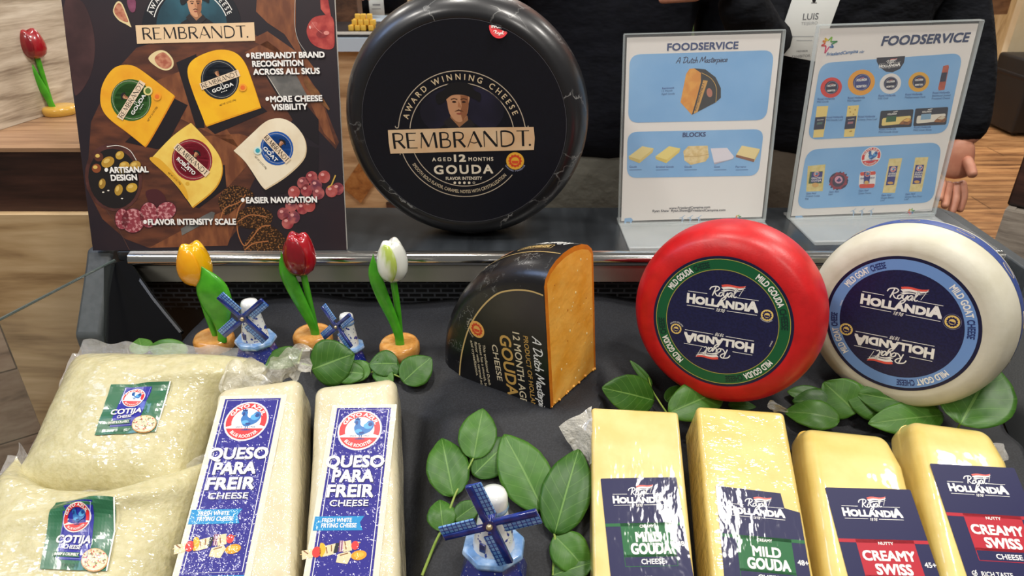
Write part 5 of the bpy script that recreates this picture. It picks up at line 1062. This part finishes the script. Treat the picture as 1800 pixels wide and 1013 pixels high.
# ------------------------------------------------------------------ bags of grated cheese
BAGM = mt('#d2caa0', .55, n2='#c8bf90', nscale=140, bump=(230, .5, .0016), coat=.75, crough=.1, cbump=(20, .8, .012), cstretch=(1, 1.9, 1), sss=.08)
def bag(label, x, y, h, tilt, roll, W_, Lg, H, dip, seed, label_px, fold=0, flap=.018, trim=0):
    T = frame(tuple(slope(x, y, h)), 0, PI / 2 - SL - tilt, roll); t = thing('cheese_bag', label, 'cheese', T)
    def outline(s, q):      # s,q in -1..1 -> local x,y ; origin at top edge centre
        xx = s * W_ / 2 * (1 - .05 * (1 - q * q)) * (1 - (trim * sstep(-q, -.75, -.25) if s > 0 else 0)); yy = -Lg / 2 + q * Lg / 2
        if q > 0: yy -= dip * (1 - s * s) * q * q
        return xx, yy
    def hz(s, q):
        e = max(0, 1 - s ** 4) ** .55 * max(0, 1 - abs(q) ** 5) ** .6
        k = V((s * 1.6, q * 2.0, seed)); w_ = noise.noise(k * 1.2) * .007 + noise.noise(k * 3) * .0025
        f_ = fold * math.exp(-((q - .35 - .25 * s) / .1) ** 2) * (s > -1) * sstep(s, -.9, .4)
        return max(.0015, H * e + (w_ + f_) * e)
    def top(s, t_):
        s2, q = 2 * s - 1, 2 * t_ - 1; xx, yy = outline(s2, q); return V((xx, yy, hz(s2, q) + .001))
    def bot(s, t_):
        s2, q = 2 * s - 1, 2 * t_ - 1; xx, yy = outline(s2, q); return V((xx, yy, .0005 + .004 * (1 - s2 ** 4) * 0))
    n_, m_ = 56, 56; mb = MB().grid(top, n_, m_).grid(bot, n_, m_)
    mb.build('filled_bag', BAGM, t, 80)
    # clear seal strips: top edge and the two side seams
    crumple('top_seal', lambda s, t_: (outline(2 * s - 1, 1)[0] * 1.01, outline(2 * s - 1, 1)[1] - .003 + flap * t_, .0025 + .006 * t_ + .003 * math.sin(s * 30) * t_), 60, 6, t, .004, 45, seed)
    for sd in (-1, 1): crumple('side_seam', lambda s, t_: (outline(sd, 2 * t_ - 1)[0] + sd * (.010 * s - .002), outline(sd, 2 * t_ - 1)[1], .002 + .003 * s), 3, 40, t, .003, 50, seed + sd)
    A0 = Art(T, H * .9)
    def surf(p, dz):
        q = max(-1, min(1, (p.y + Lg / 2) / (Lg / 2))); s2 = max(-1, min(1, p.x / (W_ / 2 * (1 - .05 * (1 - q * q)) * (1 - (trim * sstep(-q, -.75, -.25) if p.x > 0 else 0)))))
        for _ in range(3):
            off = dip * (1 - s2 * s2) * q * q if q > 0 else 0; q = max(-1, min(1, (p.y + off + Lg / 2) / (Lg / 2)))
        return V((p.x, p.y, hz(s2, q) + .0024 + dz))
    cotija(t, T, A0, surf, label_px)
    return t
ZC = lambda x, y: (70 + x * .3487, 660 + y * .3487)
_cs = []
def LC(h): return mt(h, .35, coat=.6, crough=.12, cbump=(20, .4, .006))
def cotija(t, T, A0, surf, px):
    tl, tr, bl = [A0.plane(p) for p in px]
    if not _cs: _cs.append((A0, (tl, tr, bl)))
    rA, src = _cs[0]; af = affine(src, (tl, tr, bl)); A = Art(T, A0.z, cvf=lambda p: af(rA.plane(p))); A.e = .00025; Z = ZC
    gn, nv, wh = LC('#2d6a48'), LC('#26289a'), LC('#f3f1ea')
    c0, c1, c2, c3 = Z(95, 655), Z(412, 655), Z(352, 1000), Z(18, 990)
    A.fill([c0, c1, c2, c3], gn, 0, 20); A.stroke([Z(412, 655), Z(390, 800), Z(352, 1000)], 2.2, wh, 1)
    b = [Z(168, 675), Z(311, 678), Z(255, 945), Z(98, 945)]; A.fill(b, nv, 1, 10); A.stroke([Z(172, 682), Z(303, 685), Z(250, 938), Z(105, 938)], .9, LC('#9aa0e0'), 2, closed=True)
    rooster(A, Z(218, 750), 21.5, Z(232, 690), 3)
    A.text('COTIJA', Z(103, 864), Z(268, 861), 12, wh, 5, .045); A.text('CHEESE', Z(140, 893), Z(218, 891), 6.5, wh, 5, .03)
    A.poly([Z(92, 908), Z(218, 906), Z(207, 918), Z(214, 930), Z(88, 932)], gn, 4); A.text('SHARP & CRUMBLY', Z(93, 926), Z(206, 924), 4.6, wh, 5, .03); A.text('NET WT. 5 LB (2.26 KG)', Z(118, 980), Z(204, 978), 5, LC('#16321f'), 4)
    A.ell(Z(290, 945), 24, 21, LC('#c98f4a'), 3); A.ell(Z(290, 943), 22.5, 19.5, LC('#e2d4ae'), 4)
    random.seed(9)
    for i in range(90):
        a = random.uniform(0, 6.28); r = random.uniform(0, 1) ** .5; p = (Z(290, 943)[0] + 21 * r * math.cos(a), Z(290, 943)[1] + 18 * r * math.sin(a))
        A.ell(p, random.uniform(.7, 1.9), random.uniform(.6, 1.4), LC(random.choice(['#d8483c', '#f2ecd8', '#6a8a3a', '#c9a04a', '#f6f0e0', '#a85a34'])), 5 + i % 3, random.uniform(0, 180), n=7)
    A.build('printed_label', t, fn=surf)
bag('large clear bag of grated cotija lying in front, at the lower left corner', -.443, -.150, .022, -.06, .02, .235, .27, .058, .062, 3.3, ((103.1, 888.4), (213, 888.4), (77, 1005.2)), .010)
bag('large clear bag of grated cotija lying behind the other bag, beside the glass', -.432, -.006, .002, .02, -.03, .25, .20, .056, .006, 8.1, ((202.5, 684.4), (302, 674.6), (174.6, 772.6)), .004, .024, .30)
bag_under = None

# ------------------------------------------------------------------ wooden tulips
GRN = mt('#4fae22', .35, n2='#3c9618', nscale=60, coat=.3); 
def tulip(label, base, px_flower, fr, px_stem, px_leaf, petal, petal2, wood_, br=.026, bh=.019, lw=.0125, tilt=0, marks=None, dyl=-.008, pet_turn=-.3):
    T = Matrix.Translation(base); t = thing('wooden_tulip', label, 'ornament', T); bx, by, bz = base
    L = lambda u, v, dy=0: at_y(u, v, by + dy) - V(base)
    MB().lathe([(0, 0), (br * .94, 0), (br, .003), (br * 1.0, bh * .7), (br * .9, bh * .95), (br * .75, bh), (0, bh)], 40).build('base', wood_, t, 50)
    if marks: o = MB().box((-.004, -br - .0004, .004), (.006, -br + .004, .0075)).build('brand_mark', mt('#7a2a1c', .5), t) if False else None
    st = [L(*p) for p in px_stem]; st[0].z = min(st[0].z, bh - .001); MB().tube(catmull(st, 6), .0042, 10).build('stem', GRN, t)
    # thick leaf blade
    lf = catmull([L(*p, dyl) for p in px_leaf], 8); n = len(lf); lf[0].z = min(lf[0].z, bh)
    rad = []
    for i in range(n):
        s = i / (n - 1); rad.append(max(.0006, lerp(.0055, 0, 0) if False else (.0058 + (lw - .0058) * sstep(s, .12, .58)) * (1 - sstep(s, .62, 1.02) ** 1.5)))
    MB().tube(lf, rad, 14, flat=.42, up=(0, 1, 0)).build('leaf', GRN, t, 60)
    # flower head: pointed bud with three lobes
    f0 = L(*px_flower[0]); f1 = L(*px_flower[1]); ax = (f1 - f0); H = ax.length; ax.normalize(); Tb = Matrix.Translation(f0) @ ax.to_track_quat('Z', 'Y').to_matrix().to_4x4()
    prof = [(.02, 0), (.45, .02), (.78, .12), (.96, .28), (1.0, .45), (.95, .62), (.84, .78), (.70, .9), (.56, .97), (.34, .98), (0, .93)]
    def mod(q, a): 
        z = q.z / H; return V((q.x * (1 + .03 * math.cos(3 * a)), q.y * (1 + .03 * math.cos(3 * a)), q.z + (H * .05 * math.cos(3 * a + .6) * sstep(z, .6, .95))))
    bud = MB().lathe([(r * fr, z * H) for r, z in prof], 36, mod=mod).build('flower', petal, t, 60); bud.matrix_local = Tb
    pp = [(r * fr * 1.035 + .0004, z * H * .985) for r, z in prof[1:9]]
    pet = MB()
    cl_ = Tb.to_3x3().inverted() @ V((0, -1, 0)); ca = math.atan2(cl_.y, cl_.x) + pet_turn
    def pf_(s, t_):
        i = t_ * (len(pp) - 1); k = min(int(i), len(pp) - 2); r, z = lerp(pp[k][0], pp[k + 1][0], i - k), lerp(pp[k][1], pp[k + 1][1], i - k)
        half = .95 * math.sin(PI * min(1, .1 + t_ * .78)) ** .8; a = ca + (2 * s - 1) * half
        return V((r * math.cos(a), r * math.sin(a), z + H * .02 * (1 - (2 * s - 1) ** 2)))
    pet.grid(pf_, 14, 16); o = pet.build('petal', petal2, bud, 60, solid=.0012)
    return t
WBASE = wood('#b4702a', '#d6964a', '#e6b06a', (6, 6, 16), 6, .22, 'varnished_wood'); 
def glossy(h, n2=None): return mt(h, .25, coat=.8, crough=.05, n2=n2, nscale=40)
yb = cloth_hit(377, 612); rb = cloth_hit(551, 604); wb = cloth_hit(703, 622)
tulip('yellow painted wooden tulip on a round wood base behind the bag of cotija', (yb.x, yb.y + .004, yb.z - .001), ((349, 499), (337, 430)), .0205, [(383, 600), (362, 545), (347, 490)], [(391, 601), (387, 560), (374, 512), (352, 467)], glossy('#f2b705'), glossy('#ee9d08', '#f2ac10'), WBASE, lw=.0205, bh=.019, dyl=-.014)
tulip('red painted wooden tulip on a round wood base, between the two small windmills', (rb.x, rb.y + .002, rb.z - .001), ((532, 482), (521, 412)), .0195, [(555, 578), (545, 535), (533, 480)], [(553, 580), (545, 563), (520, 515), (502, 475), (494, 443)], glossy('#a80f1e'), glossy('#7c0a16', '#8c0c1a'), WBASE, lw=.0095)
tulip('white painted wooden tulip with a green striped petal, right of the other tulips', (wb.x, wb.y + .002, wb.z - .001), ((692, 493), (689, 424)), .0185, [(703, 592), (699, 545), (691, 490)], [(702, 593), (692, 565), (672, 520), (658, 480), (656, 447)], glossy('#e9ebe2'), mt('#b5c95a', .25, n2='#eef0e2', nscale=48, nstretch=(1, 1, .2), nramp=(.40, .56), coat=.8), WBASE, pet_turn=-.55, lw=.0085)
sb = at_z(96, 205, 1.1245)
tulip('red painted wooden tulip on a pale base, on the booth shelf at far left', (sb.x, sb.y + .02, 1.1245), ((67, 103), (46, 52)), .0185, [(92, 190), (80, 150), (66, 102)], [(93, 190), (80, 165), (56, 128), (36, 95), (30, 68)], glossy('#9c1220'), glossy('#7a0c18', '#8a0e1a'), mt('#e0b04a', .25, coat=.6), .027, .014, lw=.0098)

# ------------------------------------------------------------------ blue and white ceramic windmills
def delft(scale=150, lo=.6, hi=.63, name='delft'):
    return mt('#e9ebea', .15, n2='#20389a', nscale=scale, ndet=2, nramp=(lo, hi), coat=.7)
DB = mt('#14256e', .15, n2='#1c3690', nscale=120, coat=.8); LBU = mt('#6f9ad0', .15, n2='#a6c3e6', nscale=110, coat=.8); DOT = mt('#172a86', .15, n2='#dfe6f4', nscale=420, nramp=(.64, .68), coat=.7)
def lattice():
    m = bpy.data.materials.new('sail_lattice'); m.use_nodes = True; nt = m.node_tree; b = nt.nodes['Principled BSDF']; Ln = nt.links.new
    tc = nt.nodes.new('ShaderNodeTexCoord'); br = nt.nodes.new('ShaderNodeTexBrick'); br.offset = 0; br.inputs['Scale'].default_value = 1; br.inputs['Brick Width'].default_value = .0044; br.inputs['Row Height'].default_value = .0036; br.inputs['Mortar Size'].default_value = .0005
    br.inputs['Color1'].default_value = lin('#5a92d6'); br.inputs['Color2'].default_value = lin('#86b2e4'); br.inputs['Mortar'].default_value = lin('#1a3a92'); Ln(tc.outputs['Object'], br.inputs['Vector']); Ln(br.outputs['Color'], b.inputs['Base Color']); b.inputs['Roughness'].default_value = .15; b.inputs['Coat Weight'].default_value = .7; return m
LAT = lattice()
def windmill(label, loc, s, yaw, ang, tilt=0.0, roll=0.0, group=None):
    T = Matrix.Translation(loc) @ Matrix.Rotation(yaw, 4, 'Z') @ Matrix.Rotation(roll, 4, 'Y') @ Matrix.Rotation(tilt, 4, 'X') @ Matrix.Scale(s, 4); t = thing('ceramic_windmill', label, 'ornament', T)
    o8 = lambda r: r
    MB().lathe([(0, 0), (.033, 0), (.034, .006), (.028, .022), (.024, .034), (0, .034)], 8, T=Matrix.Rotation(R(22.5), 4, 'Z')).build('base', DOT, t, 30, bevel=.0015)
    MB().lathe([(0, .032), (.029, .032), (.0315, .036), (.030, .041), (.024, .041), (0, .041)], 8, T=Matrix.Rotation(R(22.5), 4, 'Z')).build('gallery', LBU, t, 30, bevel=.0012)
    MB().lathe([(.0205, .040), (.0175, .058), (.0138, .078), (.0125, .086)], 24).build('tower', delft(), t, 50)
    for a, z in ((-60, .052), (-115, .05), (-90, .064)): MB().box((-.003, -.001, -.004), (.003, .001, .005), T=Matrix.Rotation(R(a + 90), 4, 'Z') @ Matrix.Translation((0, -(.0210 - (z - .04) * .18), z))).build('window', DB, t)
    MB().lathe([(.0130, .084), (.0135, .088), (.0130, .098), (.0110, .1025), (.006, .104), (0, .1045)], 24).build('cap', mt('#e6e8e6', .15, coat=.7), t, 60)
    MB().lathe([(.0134, .083), (.0144, .086), (.0138, .0885)], 24).build('cap_band', LBU, t, 60)
    hub = V((0, -.027, .088))
    MB().tube([V((0, -.012, .088)), hub + V((0, .002, 0))], .0048, 10).build('shaft', DB, t)
    for k in range(4):
        a = R(ang + 90 * k); M_ = Matrix.Translation(hub) @ Matrix.Rotation(-a, 4, 'Y')
        o = MB().rbox((.0225, .0024, .0032), .0014, 2, 1, c=(.0235, 0, .0016)).build('sail', DB, t); o.matrix_local = M_
        q = MB().rbox((.0175, .0052, .0011), .0008, 2, 1).build('lattice', LAT, o); q.matrix_local = Matrix.Translation((.0288, -.0002, -.0056)) @ Matrix.Rotation(R(90), 4, 'X')
    MB().ball(hub + V((0, -.0030, 0)), .0032, 8).build('hub_pin', mt('#d8c29a', .25, metal=.7), t); MB().tube([hub + V((0, .002, 0)), hub + V((0, -.0026, 0))], .0065, 14).build('hub', DB, t)
    return t
yw = .502; fz = cloth_z(-.018, yw)
windmill('blue and white ceramic windmill at the front centre, among green leaves', (-.018, yw - .012, fz - .002), 1.02, R(-6), 22, R(-4))
p = cloth_hit(482, 640); windmill('blue and white ceramic windmill right of the yellow tulip', (p.x - .022, p.y + .01, p.z - .001), .84, R(-4), 41, R(-2))
p = cloth_hit(622, 645); windmill('blue and white ceramic windmill right of the red tulip base, tilted to its right', (p.x - .008, p.y + .012, p.z - .003), .68, R(-28), 42, R(-6), R(-2))

# ------------------------------------------------------------------ leaf sprigs
def leaf_mat():
    m = bpy.data.materials.new('leaf'); m.use_nodes = True; nt = m.node_tree; b = nt.nodes['Principled BSDF']; Ln = nt.links.new
    uv = nt.nodes.new('ShaderNodeUVMap'); sx = nt.nodes.new('ShaderNodeSeparateXYZ'); Ln(uv.outputs[0], sx.inputs[0])
    def M_(op, a, bb=None, c=None):
        n = nt.nodes.new('ShaderNodeMath'); n.operation = op
        for i, q in enumerate((a, bb, c)):
            if q is None: continue
            if isinstance(q, (int, float)): n.inputs[i].default_value = q
            else: Ln(q, n.inputs[i])
        return n.outputs[0]
    v = M_('ABSOLUTE', M_('SUBTRACT', sx.outputs[0], .5)); v2 = M_('MULTIPLY', v, 2)
    saw = M_('FRACT', M_('SUBTRACT', M_('MULTIPLY', sx.outputs[1], 7), M_('MULTIPLY', v2, 1.9))); side = M_('LESS_THAN', M_('ABSOLUTE', M_('SUBTRACT', saw, .5)), .045)
    mid = M_('LESS_THAN', v, .018); f = M_('MINIMUM', M_('ADD', M_('MULTIPLY', side, .32), mid), 1)
    tc = nt.nodes.new('ShaderNodeTexCoord'); n = nt.nodes.new('ShaderNodeTexNoise'); n.inputs['Scale'].default_value = 60; n.inputs['Detail'].default_value = 4; Ln(tc.outputs['Object'], n.inputs['Vector'])
    oi = nt.nodes.new('ShaderNodeObjectInfo'); r = nt.nodes.new('ShaderNodeValToRGB'); r.color_ramp.elements[0].position = .3; r.color_ramp.elements[0].color = lin('#2f5a18'); r.color_ramp.elements[1].position = .75; r.color_ramp.elements[1].color = lin('#4c7c28')
    Ln(M_('ADD', M_('MULTIPLY', n.outputs['Fac'], .6), M_('MULTIPLY', oi.outputs['Random'], .35)), r.inputs[0])
    mx = nt.nodes.new('ShaderNodeMix'); mx.data_type = 'RGBA'; Ln(f, mx.inputs[0]); Ln(r.outputs[0], mx.inputs[6]); mx.inputs[7].default_value = lin('#648a40'); Ln(mx.outputs[2], b.inputs['Base Color'])
    bu = nt.nodes.new('ShaderNodeBump'); bu.inputs['Strength'].default_value = .35; bu.inputs['Distance'].default_value = .0012; Ln(M_('SUBTRACT', n.outputs['Fac'], f), bu.inputs['Height']); Ln(bu.outputs[0], b.inputs['Normal'])
    b.inputs['Roughness'].default_value = .42; b.inputs['Specular IOR Level'].default_value = .4; b.inputs['Subsurface Weight'].default_value = .05; return m
LEAF = leaf_mat()
def leaf(parent, o0, base, tip, width, nrm, curl=.12, fold=.18, seed=0, ragged=.03):
    base, tip = V(base) - o0, V(tip) - o0; d = tip - base; Ln = d.length; d.normalize(); nrm = V(nrm); nrm = (nrm - d * nrm.dot(d)).normalized(); sd = d.cross(nrm)
    nu, nv = 14, 22; mb = MB(); uvs = []
    def fn(s, t_):
        w = width / 2 * (math.sin(PI * min(1, t_ ** .82 * .985 + .012)) ** .64); w *= 1 - .16 * sstep(t_, .75, 1); x = 2 * s - 1
        w *= 1 + ragged * noise.noise(V((t_ * 9, seed, x)))
        z = Ln * curl * (math.sin(PI * t_) * .6 - t_ * t_ * .5) + abs(x) * w * fold - x * x * w * .18 + .03 * width * noise.noise(V((x * 1.5 + seed, t_ * 3, 2)))
        return base + d * (t_ * Ln) + sd * (x * w) + nrm * z
    mb.grid(fn, nu, nv); o = mb.build('leaf', LEAF, parent, 80, doubles=False, fix=False)
    me = o.data; uvl = me.uv_layers.new(name='UVMap')
    for lp in me.loops:
        i = lp.vertex_index; uvl.data[lp.index].uv = ((i % (nu + 1)) / nu, (i // (nu + 1)) / nv)
    md = o.modifiers.new('thickness', 'SOLIDIFY'); md.thickness = .0005
    return o
STEM = mt('#7d9a3c', .45, n2='#93a64a', nscale=90)
def sprig(name_label, leaves, stems, hb=.010):
    """leaves: (base px, tip px, width px, height of base, height of tip) laid over the cloth; stems: pixel polylines"""
    P = lambda u, v, h: cloth_hit(u, v, h); o0 = P(*leaves[0][0], 0.004); t = thing('leaf_sprig', name_label, 'leaves', o0)
    for i, L_ in enumerate(leaves):
        b, tp, w, h0, h1 = L_[:5]; B_, T_ = P(*b, h0), P(*tp, h1); D = (B_ - CAM).length; kx = w / FPX * D * 1.12
        view = (CAM - (B_ + T_) / 2).normalized(); nrm = (view * L_[5] + V((0, -.1, 1)) * (1 - L_[5])) if len(L_) > 5 else (view * .75 + V((0, -.1, .6)))
        leaf(t, o0, B_, T_, kx, nrm, seed=i * 3.7, curl=.06 + .05 * ((i * 7) % 3))
    for st, h, r in stems:
        pts = catmull([P(*p, hh) - o0 for p, hh in zip(st, h)], 6); MB().tube(pts, [r * (1 - .4 * i / len(pts)) for i in range(len(pts))], 8).build('stem', STEM, t)
    return t
sprig('upright sprig of round green leaves left of the front windmill',
      [((832, 807), (849, 717), 60, .012, .02), ((797, 873), (776, 768), 66, .010, .016), ((779, 934), (773, 877), 44, .010, .012), ((799, 915), (842, 884), 34, .008, .01), ((832, 836), (902, 770), 58, .006, .010)],
      [([(742, 1012), (765, 955), (782, 920), (799, 873), (815, 840), (832, 806)], (.004, .006, .008, .010, .011, .012), .0016)])
sprig('sprig of broad green leaves right of the front windmill, beside the first gouda loaf',
      [((955, 897), (886, 762), 80, .012, .020), ((975, 939), (1018, 787), 76, .012, .02), ((975, 942), (1035, 1008), 58, .010, .006), ((970, 1012), (1044, 988), 40, .006, .008)],
      [([(972, 1012), (975, 960), (974, 938), (962, 915), (954, 898)], (.005, .008, .011, .012, .012), .0015)])
sprig('leafy sprig lying behind the white frying cheese loaves, under the tulips',
      [((530, 622), (458, 641), 36, .012, .012), ((548, 650), (622, 622), 72, .026, .036, .85), ((640, 657), (575, 655), 38, .016, .02), ((640, 668), (618, 634), 40, .012, .018), ((700, 640), (648, 640), 44, .014, .02), ((672, 662), (694, 626), 40, .010, .016), ((708, 672), (758, 628), 52, .012, .020), ((660, 648), (690, 672), 30, .012, .012), ((600, 640), (562, 612), 30, .010, .014)],
      [([(524, 640), (530, 620), (534, 611)], (.012, .014, .018), .0013), ([(530, 640), (600, 652), (680, 656), (712, 668)], (.010, .010, .010, .012), .0013)])
sprig('two dark green leaves poking up behind the top of the rear cotija bag',
      [((252, 622), (244, 594), 30, .004, .012, .9), ((330, 618), (258, 610), 30, .008, .012, .8)], [([(300, 625), (322, 620)], (.004, .006), .0012)])
sprig('green leaves with a pale bud at the foot of the red wheel, left side',
      [((1150, 704), (1060, 682), 60, .020, .022, .85), ((1146, 678), (1108, 634), 13, .022, .036, .8), ((1176, 726), (1279, 683), 60, .034, .044, .9), ((1170, 705), (1205, 680), 26, .006, .010), ((1280, 712), (1330, 715), 16, .004, .006)],
      [([(1172, 726), (1158, 705), (1146, 685), (1140, 664)], (.016, .018, .022, .030), .0012)])
sprig('spray of green leaves between the red wheel and the white wheel',
      [((1452, 700), (1384, 688), 28, .014, .014), ((1478, 712), (1394, 704), 42, .018, .018), ((1476, 738), (1380, 722), 44, .022, .016), ((1506, 726), (1448, 672), 64, .022, .030, .8), ((1568, 722), (1486, 688), 52, .028, .034, .8), ((1650, 722), (1508, 690), 58, .036, .042, .85), ((1658, 730), (1528, 744), 46, .034, .026, .8)],
      [([(1400, 708), (1470, 714), (1560, 722), (1650, 724)], (.008, .010, .012, .016), .0013)])
sprig('single large green leaf standing in front of the white wheel at right', [((1688, 746), (1748, 638), 92, .040, .075, .95)], [([(1682, 756), (1688, 745)], (.020, .040), .0013)])
